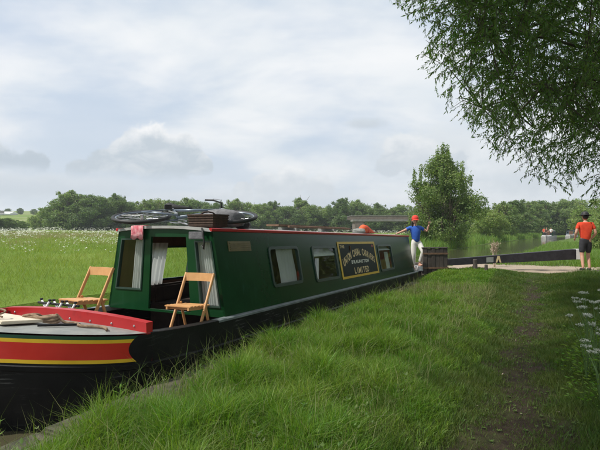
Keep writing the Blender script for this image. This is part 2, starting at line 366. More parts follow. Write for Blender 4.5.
def ground_mat():
    m_ = bpy.data.materials.new('ground_earth_grass'); m_.use_nodes = True; t = m_.node_tree; t.nodes.clear(); g = NT(t)
    bs = g.n('ShaderNodeBsdfPrincipled'); o = g.n('ShaderNodeOutputMaterial'); tcn = g.n('ShaderNodeTexCoord'); v = tcn.outputs['Object']
    sp = g.n('ShaderNodeSeparateXYZ'); g.put(sp.inputs[0], v); X, Y = sp.outputs[0], sp.outputs[1]
    T = g.m('ADD', g.m('MULTIPLY', X, S_), g.m('MULTIPLY', Y, C_)); Lq = g.m('ADD', g.m('MULTIPLY', X, -C_), g.m('MULTIPLY', Y, S_))
    n1 = g.noise(v, 1.6, 6, .62); n2 = g.noise(v, 9, 6, .65); n3 = g.noise(v, .06, 4, .55); n4 = g.noise(v, .5, 5, .6)
    n5 = g.noise(v, 26, 4, .65)
    near = g.mix(g.sstep(n2, .35, .65), (.026, .046, .009), (.048, .068, .016))
    field = g.mix(g.sstep(n3, .35, .62), (.110, .190, .022), (.165, .220, .042))
    field = g.mix(g.sstep(n4, .35, .65), field, g.mix(.5, field, (.10, .17, .025)))
    drift = g.m('MULTIPLY', g.sstep(g.m('ADD', g.noise(g.vm('MULTIPLY', v, (.25, .9, 1)), .12, 5, .6), g.m('MULTIPLY', g.m('SUBTRACT', n4, .5), .25)), .50, .60), g.sstep(Y, 22, 45))
    field = g.mix(g.m('MULTIPLY', drift, .55), field, (.33, .31, .20))
    colr = g.mix(g.sstep(Lq, 6.5, 7.5), near, field)
    colr = g.mix(g.m('MULTIPLY', g.sstep(T, 17, 26), g.m('SUBTRACT', 1.0, g.sstep(Lq, 6.5, 7.5))), colr, (.09, .14, .03))
    mud = g.mix(g.sstep(n2, .3, .7), (.026, .018, .013), (.050, .035, .026))
    pd = g.m('ABSOLUTE', g.m('SUBTRACT', Lq, .22))
    pm = g.m('SUBTRACT', 1.0, g.sstep(g.m('ADD', pd, g.m('ADD', g.m('MULTIPLY', g.m('SUBTRACT', n1, .5), 2.4), g.m('MULTIPLY', g.m('SUBTRACT', n2, .5), .5))), .05, .40))
    pm = g.m('MULTIPLY', pm, g.m('SUBTRACT', 1.0, g.sstep(T, 12, 15)))
    colr = g.mix(g.m('MULTIPLY', g.m('SUBTRACT', 1.0, g.sstep(pd, .25, .9)), g.m('MULTIPLY', g.m('SUBTRACT', 1.0, g.sstep(T, 12, 15)), .6)), colr, mud)
    colr = g.mix(pm, colr, mud)
    tg = g.m('ADD', T, g.m('MULTIPLY', g.m('SUBTRACT', n1, .5), 1.0))
    gm = g.m('MULTIPLY', g.m('MULTIPLY', g.sstep(tg, 15.3, 15.8), g.m('SUBTRACT', 1.0, g.sstep(tg, 18.6, 19.3))), g.m('MULTIPLY', g.sstep(Lq, -9, -7), g.m('SUBTRACT', 1.0, g.sstep(Lq, 5.2, 5.6))))
    colr = g.mix(gm, colr, g.mix(g.sstep(n5, .3, .7), (.30, .24, .18), (.41, .34, .27)))
    bs.inputs['Specular IOR Level'].default_value = .12
    g.put(bs.inputs['Base Color'], colr)
    g.put(bs.inputs['Roughness'], g.m('MULTIPLY_ADD', pm, -.10, .95))
    b = g.n('ShaderNodeBump'); b.inputs['Strength'].default_value = .7; b.inputs['Distance'].default_value = .05
    g.put(b.inputs['Height'], g.m('ADD', n2, g.m('MULTIPLY', n5, .5))); t.links.new(b.outputs[0], bs.inputs['Normal'])
    t.links.new(bs.outputs[0], o.inputs[0]); return m_
gr = fast('ground', TV.reshape(-1, 3), TF, ground_mat()); tag(gr, kind='structure')
gr.data.polygons.foreach_set('use_smooth', [True] * len(gr.data.polygons))
def water_mat():
    m_ = bpy.data.materials.new('canal_water'); m_.use_nodes = True; t = m_.node_tree; t.nodes.clear(); g = NT(t)
    bs = g.n('ShaderNodeBsdfPrincipled'); o = g.n('ShaderNodeOutputMaterial'); v = g.n('ShaderNodeTexCoord').outputs['Object']
    g.put(bs.inputs['Base Color'], g.mix(g.noise(v, .4, 3), (.060, .056, .032), (.085, .078, .046))); bs.inputs['Roughness'].default_value = .06
    b = g.n('ShaderNodeBump'); b.inputs['Strength'].default_value = .22; b.inputs['Distance'].default_value = .03
    g.put(b.inputs['Height'], g.m('ADD', g.noise(v, 2.2, 4, .5), g.m('MULTIPLY', g.noise(v, 8, 3, .5), .3))); t.links.new(b.outputs[0], bs.inputs['Normal'])
    t.links.new(bs.outputs[0], o.inputs[0]); return m_
WM = water_mat()
def water(name, ts, z):
    mb = MB(); mb.grid([[P(t, float(cen(t) - hw(t)) + .006, z), P(t, float(cen(t)), z), P(t, float(cen(t) + hw(t)) - .006, z)] for t in ts])
    return tag(mb.build(name, WM, fix=False), kind='structure')
water('canal_water', [-300, -50, 0, 5, 10, 13.6, 14.5, 15.9, 17.2, 20.0], W_LOW)
water('canal_water', [20.3, 22.5, 24, 26, 30, 36, 45, 60, 80, 100, 112, 125, 140, 160, 220, 300], W_UP)
mb = MB(); mb.hexa([P(20.0, 3.2, -1.3), P(20.3, 3.2, -1.3), P(20.3, 5.64, -1.3), P(20.0, 5.64, -1.3), P(20.0, 3.2, .12), P(20.3, 3.2, .12), P(20.3, 5.64, .12), P(20.0, 5.64, .12)])
tag(mb.build('lock_sill', M['timber']), 'dark timber sill holding back the upper canal water beyond the moored boat', 'lock sill')

# canal edge: wall face + coping stones (pieces of the setting)
mb = MB(); mb.grid([[P(t, 3.246, -1.2), P(t, 3.246, -.05)] for t in np.linspace(-4, 13.5, 20)])
edge = tag(mb.build('canal_edge', M['stone'], fix=False), kind='structure')
t0 = -4.0
while t0 < 13.2:
    ln = random.uniform(.75, 1.15); t1 = min(t0 + ln, 13.4); g_ = float(-.03 * sm(t0, 5, 9) + .20 * sm(t0, 11.5, 15))
    mb = MB(); z1 = g_ + .02 + random.uniform(-.012, .012); jx = random.uniform(-.012, .008)
    for a in np.linspace(0, 1, 2): pass
    mb.hexa([P(t0 + .012, 2.78, z1 - .16), P(t1 - .008, 2.78, z1 - .16), P(t1 - .008, 3.262 + jx, z1 - .16), P(t0 + .012, 3.262 + jx, z1 - .16),
             P(t0 + .012, 2.78, z1 + random.uniform(-.01, .01)), P(t1 - .008, 2.78, z1 + random.uniform(-.01, .01)), P(t1 - .008, 3.262 + jx, z1 - .012), P(t0 + .012, 3.262 + jx, z1 - .006)])
    mb.build('coping_stone', M['stone'], edge, bevel=.018); t0 = t1

# ------------------------------------------------------------------ narrowboat
S0, LC = 4.926, 4.43
boat = empty('narrowboat', P(S0, LC, 0), math.pi / 2 - TH)
tag(boat, 'dark green narrowboat with black hull and red and yellow bow moored beside the grassy bank', 'boat')
def g(s):
    return .382 - .0197 * s if s >= 0 else .382 - .020 * s + .026 * s * s
HB, TIP = 1.06, -2.47
SE, SX = 10.1, 11.25
def hb(s, v=0.0):       # half beam at depth v below gunwale
    tip = TIP + .34 * max(v - .25, 0); s0 = -1.3
    if s < s0:
        u = min((s0 - s) / (s0 - tip), 1.0); b = HB * (1 - u * u)
        return max(b, .0) * (1 - .10 * v) + .012
    if s > SE:
        u = min((s - SE) / (SX - SE), 1.0); return HB * math.sqrt(max(1 - u ** 2.4, 0)) + .012
    return HB
stn = list(np.linspace(TIP, -1.3, 26)) + list(np.linspace(-1.1, SE, 26)) + list(SE + (SX - SE) * np.sin(np.linspace(.1, 1, 14) * math.pi / 2))
DEP = [0, .03, .10, .20, .262, .275, .315, .328, .45, .62, .9]
OUT = [0, 0, 0, 0, 0, .022, .022, 0, 0, -.01, -.03]
mb = MB()
for sg in (-1, 1):
    mb.grid([[(s, sg * (max(hb(s, v) + o_, 0)), g(s) - v) for v, o_ in zip(DEP, OUT)] for s in stn])
hull = mb.build('hull', M['hull'], boat)
# top of hull: gunwale walkway beside cabin
mb = MB()
for sg in (-1, 1):
    ss = np.linspace(-.25, 9.9, 40); mb = MB()
    mb.grid([[(s, sg * (HB + .006), g(s) - .012), (s, sg * (HB + .006), g(s) + .012), (s, sg * (HB - .01), g(s) + .018), (s, sg * .955, g(s) + .016), (s, sg * .955, g(s) - .05)] for s in ss])
    mb.build('gunwale', M['gunw'], boat)
    ss = np.linspace(-1.35, -.255, 10); mb = MB()
    mb.grid([[(s, sg * (HB + .006), g(s) - .012), (s, sg * (HB + .006), g(s) + .012), (s, sg * (HB - .01), g(s) + .018), (s, sg * .955, g(s) + .016), (s, sg * .955, g(s) - .05)] for s in ss])
    mb.build('well_capping', M['hull'], boat)
# well deck
mb = MB(); ss = np.linspace(-1.4, .0, 6)
ZW = .13
mb.grid([[(s, -1.02, ZW), (s, 1.02, ZW)] for s in ss]); mb.build('well_deck', M['plank'], boat, fix=False)
for sg in (-1, 1):
    mb = MB(); mb.grid([[(s, sg * .957, ZW - .02), (s, sg * .957, g(s) - .03)] for s in np.linspace(-1.35, 0, 8)])
    mb.build('well_side', M['hull'], boat, fix=False)
# foredeck
mb = MB(); fs_ = list(np.linspace(TIP + .02, -1.34, 24))
mb.grid([[(s, y * max(hb(s) - .006, 0), g(s) + .012 + .03 * (1 - y * y)) for y in np.linspace(-1, 1, 9)] for s in fs_])
mb.build('foredeck', M['grey'], boat, smooth=True, fix=False)
# red coaming board behind the foredeck
mb = MB(); ys = np.linspace(-1.055, 1.055, 15); cz = lambda y: .112 + .045 * (1 - (y / 1.05) ** 2)
sb = -1.36; zb = g(sb)
mb.grid([[(sb - .035, y, zb - (.045 if abs(y) > 1.0 else .0)), (sb - .045, y, zb + cz(y)), (sb + .045, y, zb + cz(y)), (sb + .035, y, zb - .3)] for y in ys])
for sg in (-1.055, 1.055): mb.add([(sb - .035, sg, zb - .045), (sb - .045, sg, zb + cz(sg)), (sb + .045, sg, zb + cz(sg)), (sb + .035, sg, zb - .045)], [(0, 1, 2, 3)])
coam = mb.build('coaming', M['red'], boat)
for y in np.linspace(-.9, .9, 7):
    b_ = MB(); b_.lathe([(0, .008), (.008, .007), (.011, 0)], 8); o = b_.build('screw', M['steel'], coam); o.location = (sb - .043, y, zb + .07); o.rotation_euler = (0, -math.pi / 2, 0)
# far bulwark cant (continues the red line towards the stem)
mb = MB(); ss = np.linspace(-1.42, TIP + .12, 16)
mb.grid([[(s, hb(s) - .004, g(s) - .01), (s, hb(s) - .02, g(s) + .105), (s, hb(s) - .06, g(s) + .105), (s, hb(s) - .07, g(s) + .01)] for s in ss])
mb.build('cant_rail', M['red'], boat)
# painted flank bands (near and far side)
bands = [(.004, .034, 'green_trim'), (.034, .066, 'yellow'), (.066, .215, 'red2'), (.215, .247, 'yellow')]
for sg in (-1, 1):
    for v0, v1, m_ in bands:
        mb = MB(); rows = []
        n = 30
        for i in range(n + 1):
            row = []
            for v in np.linspace(v0, v1, 7):
                send = -1.49 - .085 * (1 - ((v - .125) / .125) ** 2)
                s = TIP + .03 + (send - TIP - .03) * i / n
                row.append((s, sg * (hb(s, v) + .006), g(s) - v))
            rows.append(row)
        mb.grid(rows); mb.build('painted_band', M[m_], boat, smooth=True)
# --- cabin
H, B0, B1, CE = 1.08, .985, .785, 9.77
TK = .035
def sidept(sg, s, v, off=0.0): return (s, sg * (B0 + (B1 - B0) * v / H + off), g(s) + v)
def frontpt(u, v, s): return (s, u * (B0 + (B1 - B0) * v / H), g(0 if s < 5 else CE) + v)
def panel(mb, us, vs, holes, fn_out, fn_in):
    us = sorted(set(us + [q for h_ in holes for q in h_[:2]])); vs = sorted(set(vs + [q for h_ in holes for q in h_[2:]]))
    inh = lambda a, b: any(h_[0] - 1e-6 <= a and b[0] <= h_[1] + 1e-6 for h_ in [0]) 
    def hole(i, k):
        um, vm_ = (us[i] + us[i + 1]) / 2, (vs[k] + vs[k + 1]) / 2
        return any(h_[0] < um < h_[1] and h_[2] < vm_ < h_[3] for h_ in holes)
    for i in range(len(us) - 1):
        for k in range(len(vs) - 1):
            if hole(i, k): continue
            q = [(us[i], vs[k]), (us[i + 1], vs[k]), (us[i + 1], vs[k + 1]), (us[i], vs[k + 1])]
            mb.add([fn_out(*p) for p in q] + [fn_in(*p) for p in q], [(0, 1, 2, 3), (7, 6, 5, 4)])
            for e, (di, dk) in enumerate(((0, -1), (1, 0), (0, 1), (-1, 0))):
                a, b = i + di, k + dk
                if a < 0 or b < 0 or a >= len(us) - 1 or b >= len(vs) - 1 or hole(a, b):
                    p0, p1 = q[e], q[(e + 1) % 4]
                    mb.add([fn_out(*p0), fn_out(*p1), fn_in(*p1), fn_in(*p0)], [(0, 1, 2, 3)])
WIN = [(1.27, 2.22, .27, .84), (2.75, 3.82, .235, .83), (6.50, 7.65, .21, .83)]
FARWIN = [(.55, 1.6, .30, .84), (2.75, 3.82, .235, .83), (6.50, 7.65, .21, .83), (8.2, 9.2, .25, .83)]
bt_s = list(np.linspace(0, CE, 12))
for sg, wins in ((-1, WIN), (1, FARWIN)):
    mb = MB(); panel(mb, bt_s, [0.0, H], wins, lambda s, v: sidept(sg, s, v), lambda s, v: sidept(sg, s, v, -TK))
    mb.build('cabin_side', M['green'], boat)
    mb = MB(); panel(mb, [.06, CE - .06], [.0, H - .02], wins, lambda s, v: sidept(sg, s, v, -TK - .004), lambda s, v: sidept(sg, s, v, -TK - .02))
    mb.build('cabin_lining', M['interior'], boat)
def rrect(a, b, c, d, r, n=4):
    pts = []
    for cx, cy, a0 in ((b - r, c + r, -90), (b - r, d - r, 0), (a + r, d - r, 90), (a + r, c + r, 180)):
        for i in range(n + 1):
            q = R(a0 + 90 * i / n); pts.append((cx + r * math.cos(q), cy + r * math.sin(q)))
    return pts
def curtain(parent, fn, u0, u1, v0, v1, folds=7, amp=.015):
    mb = MB(); n = folds * 6
    mb.grid([[fn(u0 + (u1 - u0) * i / n, v0 + (v1 - v0) * k / 6, amp * math.sin(i / n * folds * 2 * math.pi + .5 * math.sin(k)) * (.7 + .05 * k) + .006 * math.sin(i * 1.3)) for i in range(n + 1)] for k in range(7)])
    return mb.build('curtain', M['curtain'], parent, smooth=True, fix=False)
for sg, wins in ((-1, WIN), (1, FARWIN)):
    for wi, (a, b, c, d) in enumerate(wins):
        mb = MB(); o1 = rrect(a - .012, b + .012, c - .012, d + .012, .07); i1 = rrect(a + .03, b - .03, c + .03, d - .03, .05); N = len(o1)
        vs = [sidept(sg, p[0], p[1], .002) for p in o1] + [sidept(sg, p[0], p[1], .016) for p in o1] + [sidept(sg, p[0], p[1], .016) for p in i1] + [sidept(sg, p[0], p[1], -TK) for p in i1]
        fs = [(k * N + i, k * N + (i + 1) % N, (k + 1) * N + (i + 1) % N, (k + 1) * N + i) for k in range(3) for i in range(N)]
        mb.add(vs, fs); wn = mb.build('window', M['frame'], boat)
        mb = MB(); mb.add([sidept(sg, *p, -.006) for p in ((a + .02, c + .02), (b - .02, c + .02), (b - .02, d - .02), (a + .02, d - .02))], [(0, 1, 2, 3)])
        mb.build('pane', GLASS, wn, fix=False)
        fn = lambda u, v, w_: sidept(sg, u, v, -.085 + w_)
        if sg == -1 and wi == 0: curtain(wn, fn, a + .38, b - .03, c + .0, d - .0, 6)
        if sg == -1 and wi == 1:
            mb = MB(); mb.grid([[sidept(sg, a + .03, d - .14, -.02), sidept(sg, b - .03, d - .14, -.02)], [sidept(sg, a + .03, d - .005, -.14), sidept(sg, b - .03, d - .005, -.14)]])
            mb.add([sidept(sg, a + .02, d - .17, -.018), sidept(sg, b - .02, d - .17, -.018), sidept(sg, b - .02, d - .14, -.018), sidept(sg, a + .02, d - .14, -.018)], [(0, 1, 2, 3)])
            mb.build('hopper_vent', M['white'], wn, fix=False)
            mb = MB(); mb.box((a + .03, -.94, g(a) + c + .02), (a + .09, -.90, g(a) + d - .2)); mb.build('mullion', M['white'], wn)
        if sg == -1 and wi == 2:
            mb = MB(); mb.grid([[sidept(sg, a + .03, d - .13, -.02), sidept(sg, b - .03, d - .13, -.02)], [sidept(sg, a + .03, d - .04, -.12), sidept(sg, b - .03, d - .04, -.12)]])
            mb.build('hopper_vent', M['white'], wn, fix=False)
            curtain(wn, fn, a + .75, b - .05, c + .0, d - .18, 3)
        if sg == 1 and wi == 0: curtain(wn, fn, a - .1, a + .38, c - .05, d + .05, 5)
        if sg == 1 and wi == 1: 
            mb = MB(); mb.grid([[sidept(sg, a, c - .05, -.09), sidept(sg, b, c - .05, -.09)], [sidept(sg, a, d + .02, -.09), sidept(sg, b, d + .02, -.09)]]); mb.build('blind', M['interior'], wn, fix=False)
# inside: floor, ceiling panel, bench, bulkhead
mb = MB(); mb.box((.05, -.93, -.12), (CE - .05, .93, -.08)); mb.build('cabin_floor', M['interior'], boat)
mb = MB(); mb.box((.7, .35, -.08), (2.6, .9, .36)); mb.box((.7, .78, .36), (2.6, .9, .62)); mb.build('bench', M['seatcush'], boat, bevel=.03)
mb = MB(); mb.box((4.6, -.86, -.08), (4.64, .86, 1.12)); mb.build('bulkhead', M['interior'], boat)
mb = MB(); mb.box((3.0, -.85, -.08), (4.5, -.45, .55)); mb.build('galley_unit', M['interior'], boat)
# front bulkhead with doorway and two windows (u is fraction of half width)
def fr(y, v): return y / (B0 + (B1 - B0) * v / H)
FW = [(-.945, -.63, .12, .93), (.40, .90, .27, .95)]
DOOR = (-.46, .26, .03, .98)
mb = MB(); panel(mb, [-1.0, 1.0], [.0, H], FW + [DOOR], lambda u, v: frontpt(u, v, .0), lambda u, v: frontpt(u, v, TK))
mb.build('front_bulkhead', M['green'], boat)
for k, (a, b, c, d) in enumerate(FW):
    mb = MB(); fw = .016; fu = .018
    o1 = [(a - .004, c - .004), (b + .004, c - .004), (b + .004, d + .004), (a - .004, d + .004)]; i1 = [(a + fu, c + fw), (b - fu, c + fw), (b - fu, d - fw), (a + fu, d - fw)]
    vs = [frontpt(*p, -.002) for p in o1] + [frontpt(*p, -.014) for p in o1] + [frontpt(*p, -.014) for p in i1] + [frontpt(*p, TK) for p in i1]
    mb.add(vs, [(q * 4 + i, q * 4 + (i + 1) % 4, (q + 1) * 4 + (i + 1) % 4, (q + 1) * 4 + i) for q in range(3) for i in range(4)])
    wn = mb.build('front_window', M['frame'], boat)
    mb = MB(); mb.add([frontpt(*p, .012) for p in i1], [(0, 1, 2, 3)]); mb.build('pane', GLASS, wn, fix=False)
    fn = lambda u, v, w_: frontpt(u, v, .075 + w_)
    if k == 0: curtain(wn, fn, a - .01, b + .01, c - .03, d + .03, 8)
    else: curtain(wn, fn, a - .02, a + .27, c - .03, d + .03, 6)
# rear bulkhead, roof, rails
mb = MB(); panel(mb, [-1.0, 1.0], [.0, H], [(-.35, .35, .05, .95)], lambda u, v: frontpt(u, v, CE), lambda u, v: frontpt(u, v, CE - TK)); mb.build('rear_bulkhead', M['green'], boat)
mb = MB(); mb.box((CE - .03, -.29, g(CE) + .02), (CE - .005, .0, g(CE) + 1.0)); mb.box((CE - .03, .004, g(CE) + .02), (CE - .005, .29, g(CE) + 1.0)); mb.build('rear_door', M['red'], boat)
rz = lambda s, y: g(min(max(s, 0), CE)) + H + .045 * (1 - (y / B1) ** 2)
mb = MB(); ys = np.linspace(-B1 - .01, B1 + .01, 11); ss = np.linspace(-.035, CE + .03, 24)
mb.grid([[(s, y, rz(s, y)) for y in ys] for s in ss]); mb.grid([[(s, y, rz(s, y) - .035) for y in ys] for s in ss])
mb.add([(-.035, y, rz(0, y) - d_) for y in ys for d_ in (0, .035)], [(2 * i, 2 * i + 2, 2 * i + 3, 2 * i + 1) for i in range(10)])
mb.add([(CE + .03, y, rz(CE, y) - d_) for y in ys for d_ in (0, .035)], [(2 * i, 2 * i + 2, 2 * i + 3, 2 * i + 1) for i in range(10)])
roof = mb.build('roof', M['roof'], boat)
for sg in (-1, 1):
    mb = MB(); ss = np.linspace(-.04, CE + .035, 24)
    prof = [(.0, -.030), (.018, -.026), (.020, .004), (.010, .014), (-.018, .012), (-.024, .0)]
    mb.grid([[(s, sg * (B1 + p), g(min(max(s, 0), CE)) + H + q) for p, q in prof + prof[:1]] for s in ss])
    for e in (0, -1): mb.add([(ss[e], sg * (B1 + p), g(0 if e == 0 else CE) + H + q) for p, q in prof], [tuple(range(6))])
    mb.build('handrail', M['red'], roof)
mb = MB(); mb.box((-.05, -.52, g(0) + H - .02), (-.037, -.15, g(0) + H + .03)); 
# brass vent plate on the near side
mb = MB(); mb.add([sidept(-1, s, v, o_) for o_ in (.002, .012) for s, v in ((.27, .80), (.80, .80), (.80, .93), (.27, .93))], [(4, 5, 6, 7), (0, 1, 5, 4), (1, 2, 6, 5), (2, 3, 7, 6), (3, 0, 4, 7)])
vp = mb.build('vent_plate', M['brass'], boat)
mb = MB()
for k in range(4): mb.add([sidept(-1, s, .82 + k * .026 + q, o_) for o_ in (.0122, .020) for s, q in ((.30, 0), (.77, 0), (.77, .012), (.30, .012))], [(4, 5, 6, 7), (0, 1, 5, 4), (1, 2, 6, 5), (2, 3, 7, 6), (3, 0, 4, 7)])
mb.build('louvre', M['brass'], vp)
# sign panel with lettering
sa, sb_, va, vb = 3.95, 6.30, .185, .915
def sq(a, b, c, d, o0, o1): return [sidept(-1, s, v, o_) for o_ in (o0, o1) for s, v in ((a, c), (b, c), (b, d), (a, d))]
BOXF = [(0, 1, 5, 4), (1, 2, 6, 5), (2, 3, 7, 6), (3, 0, 4, 7), (4, 5, 6, 7)]
mb = MB(); mb.add(sq(sa, sb_, va, vb, .001, .006), BOXF); sign = mb.build('name_panel', M['signbk'], boat)
bw = .075; bh = .045
for a, b, c, d in ((sa, sb_, va, va + bh), (sa, sb_, vb - bh, vb), (sa, sa + bw, va + bh, vb - bh), (sb_ - bw, sb_, va + bh, vb - bh)):
    mb = MB(); mb.add(sq(a, b, c, d, .0062, .010), BOXF); mb.build('border', M['yellow'], sign)
def text_mesh(ch):
    cu = bpy.data.curves.new('t', 'FONT'); cu.body = ch; cu.align_x = 'CENTER'; cu.size = 1.0; cu.offset = .03
    o = bpy.data.objects.new('t', cu); col.objects.link(o); bpy.context.view_layer.update()
    me = bpy.data.meshes.new_from_object(o.evaluated_get(bpy.context.evaluated_depsgraph_get()))
    bpy.data.objects.remove(o); bpy.data.curves.remove(cu); return me
GL = {}
def glyph(ch, s, v, wx, hv, ang, m_):
    """letter on the near cabin side: s centre, v baseline, wx/hv scale, ang shear in the panel."""
    if ch not in GL:
        me = text_mesh(ch); GL[ch] = ([tuple(x.co) for x in me.vertices], [tuple(p.vertices) for p in me.polygons])
    V, F = GL[ch]; mb = MB(); ca, sa_ = math.cos(ang), math.sin(ang)
    mb.add([sidept(-1, s + (x * ca * wx - y * sa_ * hv), v + (y * ca * hv + x * sa_ * wx), .0085) for x, y, z in V], F)
    return mb.build('letter', m_, sign, fix=False)
scn = (sa + sb_) / 2
word = 'UNION CANAL CARRIERS'
for i, ch in enumerate(word):
    if ch == ' ': continue
    q = (i - (len(word) - 1) / 2) / ((len(word) - 1) / 2)
    glyph(ch, scn + q * .945, .60 - .19 * q * q + .03, .150, .20, -.20 * q, M['gold'])
for i, ch in enumerate('THE'): glyph(ch, sa + .16 + i * .085, .79, .115, .08, 0, M['gold'])
for i, ch in enumerate('BRAUNSTON'): glyph(ch, scn + (i - 4) * .125, .465, .17, .095, 0, M['letter'])
for i, ch in enumerate('LIMITED'): glyph(ch, scn + (i - 3) * .135, .26, .20, .17, 0, M['gold'])
mb = MB()
for k in range(5):
    a = k * 2 * math.pi / 5 + .3; mb.add([sidept(-1, sb_ - .2 + .07 * math.cos(a + q), .82 + .028 * math.sin(a + q), .0085) for q in (-.45, 0, .45)] + [sidept(-1, sb_ - .2, .82, .0085)], [(0, 1, 2, 3)])
mb.build('rosette', M['red'], sign, fix=False)
# stern deck, tiller, dollies
mb = MB(); ss = list(SE + (SX - SE) * np.sin(np.linspace(0, 1, 12) * math.pi / 2)); ss = [CE] + ss
mb.grid([[(s, y * max(hb(s) - .004, .0), g(s) + .014) for y in np.linspace(-1, 1, 7)] for s in ss]); mb.build('stern_deck', M['grey'], boat, fix=False)
mb = MB(); mb.tube([(10.9, 0, g(10.9)), (10.9, 0, .62), (10.85, 0, .82), (10.6, 0, .86), (10.1, 0, .84)], [.022, .022, .02, .017, .015], 10); mb.build('tiller', M['steel'], boat, smooth=True)
for y in (-.62, .62): MB().lathe([(.05, 0), (.03, .02), (.028, .1), (.05, .13), (.05, .15), (0, .152)], 12, (10.75, y, g(10.7) + .012)).build('mooring_dolly', M['hull'], boat)
mb = MB(); mb.tube([(SE + (SX - SE) * math.sin(q), -hb(SE + (SX - SE) * math.sin(q)) * 1.0, g(SE) + .03) for q in np.linspace(0, 1.5, 12)], .025, 8); mb.build('stern_rail', M['white'], boat, smooth=True)

BM = boat.matrix_basis.copy(); bpy.context.view_layer.update(); BW = boat.matrix_world.copy()
def onboat(s, y, z): return BW @ Vector((s, y, z))
BRZ = math.pi / 2 - TH
# ------------------------------------------------------------------ things on the boat
def make_chair(loc, rz_, label):
    t = empty('folding_chair', loc, rz_); tag(t, label, 'chair', 'folding chairs in the front well')
    w2 = .195; HT = .80      # faces -x ; back rail at +x
    for sg in (-1, 1):
        MB().bar((.20, sg * w2, HT), (-.20, sg * w2, .0), .022, .036, (1, 0, 0)).build('upright', M['wood'], t, bevel=.004)
        MB().bar((.045, sg * (w2 - .026), .47), (.20, sg * (w2 - .026), .0), .020, .034, (1, 0, 0)).build('back_leg', M['wood'], t, bevel=.004)
    mb = MB(); n = 8
    mb.grid([[(.165 + .022 * math.cos((i / n - .5) * math.pi) + o_, (i / n - .5) * (2 * w2 - .02), z) for i in range(n + 1)] for o_, z in ((0, .705), (.012, .80), (.028, .80), (.016, .705), (0, .705))])
    mb.build('backrest', M['wood'], t, smooth=False)
    MB().bar((.19, -w2 + .03, .05), (.19, w2 - .03, .05), .02, .02).build('stretcher', M['wood'], t); MB().bar((-.16, -w2, .09), (-.16, w2, .09), .02, .02).build('stretcher', M['wood'], t)
    mb = MB(); mb.bar((-.25, -w2 + .05, .435), (.12, -w2 + .05, .405), .02, .03); mb.bar((-.25, w2 - .05, .435), (.12, w2 - .05, .405), .02, .03); mb.bar((-.20, -w2 + .05, .431), (-.20, w2 - .05, .431), .02, .022)
    sf = mb.build('seat_frame', M['wood'], t)
    for k in range(6):
        x = -.25 + k * .068; MB().box((x, -w2 + .02, .4505 - k * .0055), (x + .058, w2 - .02, .467 - k * .0055)).build('slat', M['wood'], sf, bevel=.004)
    return t
make_chair(onboat(-.36, -.735, ZW + .002), BRZ + R(4), 'wooden folding chair by the open cabin door, against the curtained window')
make_chair(onboat(-.69, .58, ZW + .002), BRZ + R(-3), 'wooden folding chair beside the red coaming with the meadow behind it').scale = (1.06, 1.06, 1.06)

# rope on the foredeck
def rope(name, pts, r, label):
    sp = []
    pts = [Vector(p) for p in pts]
    for i in range(len(pts) - 1):
        p0, p1, p2, p3 = pts[max(i - 1, 0)], pts[i], pts[i + 1], pts[min(i + 2, len(pts) - 1)]
        for k in range(6):
            q = k / 6; sp.append(.5 * ((2 * p1) + (p2 - p0) * q + (2 * p0 - 5 * p1 + 4 * p2 - p3) * q * q + (3 * p1 - p0 - 3 * p2 + p3) * q ** 3))
    mb = MB(); mb.tube([onboat(*p) for p in sp + [pts[-1]]], r, 8); return tag(mb.build(name, M['rope'], smooth=True), label, 'rope')
dz_ = lambda s, y: g(s) + .012 + .03 * (1 - (y / max(hb(s), .05)) ** 2)
pts = []
for i in range(34):
    a = i * .55; r_ = .13 + .035 * math.sin(i * 1.7); s = -1.72 + r_ * .75 * math.cos(a); y = -.02 + r_ * 1.5 * math.sin(a)
    pts.append((s, y, dz_(s, y) + .018 + .011 * (i / 6) + .012 * math.sin(i * 2.3)))
for k in range(8):
    y = -.2 - k * .085; s = -1.62 + .05 * math.sin(k * 1.4); pts.append((s, y, dz_(s, y) + .017))
rope('mooring_rope', pts, .014, 'brown mooring rope coiled loosely on the grey foredeck')
pts = [(-2.1 + .06 * math.cos(i * .8) * (1 + .3 * math.sin(i)), .12 + .085 * math.sin(i * .8), dz_(-2.1, .1) + .055 + .008 * i) for i in range(14)]
rope('thin_rope', pts, .009, 'dark loops of thin rope lying on the cream hatch board')
mb = MB(); mb.hexa([onboat(*p) for p in [(-2.2, -.12, dz_(-2.2, -.1) + .016), (-1.78, -.12, dz_(-1.8, -.1) + .016), (-1.72, .62, dz_(-1.8, .5) + .016), (-2.1, .42, dz_(-2.1, .3) + .006),
          (-2.2, -.12, dz_(-2.2, -.1) + .045), (-1.78, -.12, dz_(-1.8, -.1) + .045), (-1.72, .62, dz_(-1.8, .5) + .055), (-2.1, .42, dz_(-2.1, .3) + .045)]])
tag(mb.build('hatch_board', M['cream'], bevel=.006), 'cream painted hatch board lying flat on the foredeck under loops of rope', 'board')
mb = MB(); mb.tube([onboat(-1.98, -.30, dz_(-1.98, -.3) + .02), onboat(-1.62, -.42, dz_(-1.62, -.42) + .018)], .012, 8)
tag(mb.build('mooring_spike', M['hull']), 'dark iron mooring spike lying beside the coiled rope', 'spike')
# crossed folding stand behind the coaming
t = empty('folding_stand', onboat(-1.02, .66, ZW), BRZ); t.scale = (1, 1.1, 1.12); tag(t, 'small folding stand with crossed white legs and black joints behind the red coaming', 'stand')
for k in range(3):
    y = -.18 + k * .2
    for sg in (-1, 1):
        MB().tube([(sg * .014, y - sg * .26, .0), (sg * .014, y + sg * .085, .43)], .012, 8).build('leg', M['white'], t, smooth=True)
        MB().lathe([(0, 0), (.016, .002), (.018, .022), (0, .026)], 8, (sg * .014, y + sg * .085, .422)).build('joint', M['black'], t)
MB().tube([(0, -.3, .40), (0, .34, .40)], .012, 8).build('crossbar', M['black'], t)

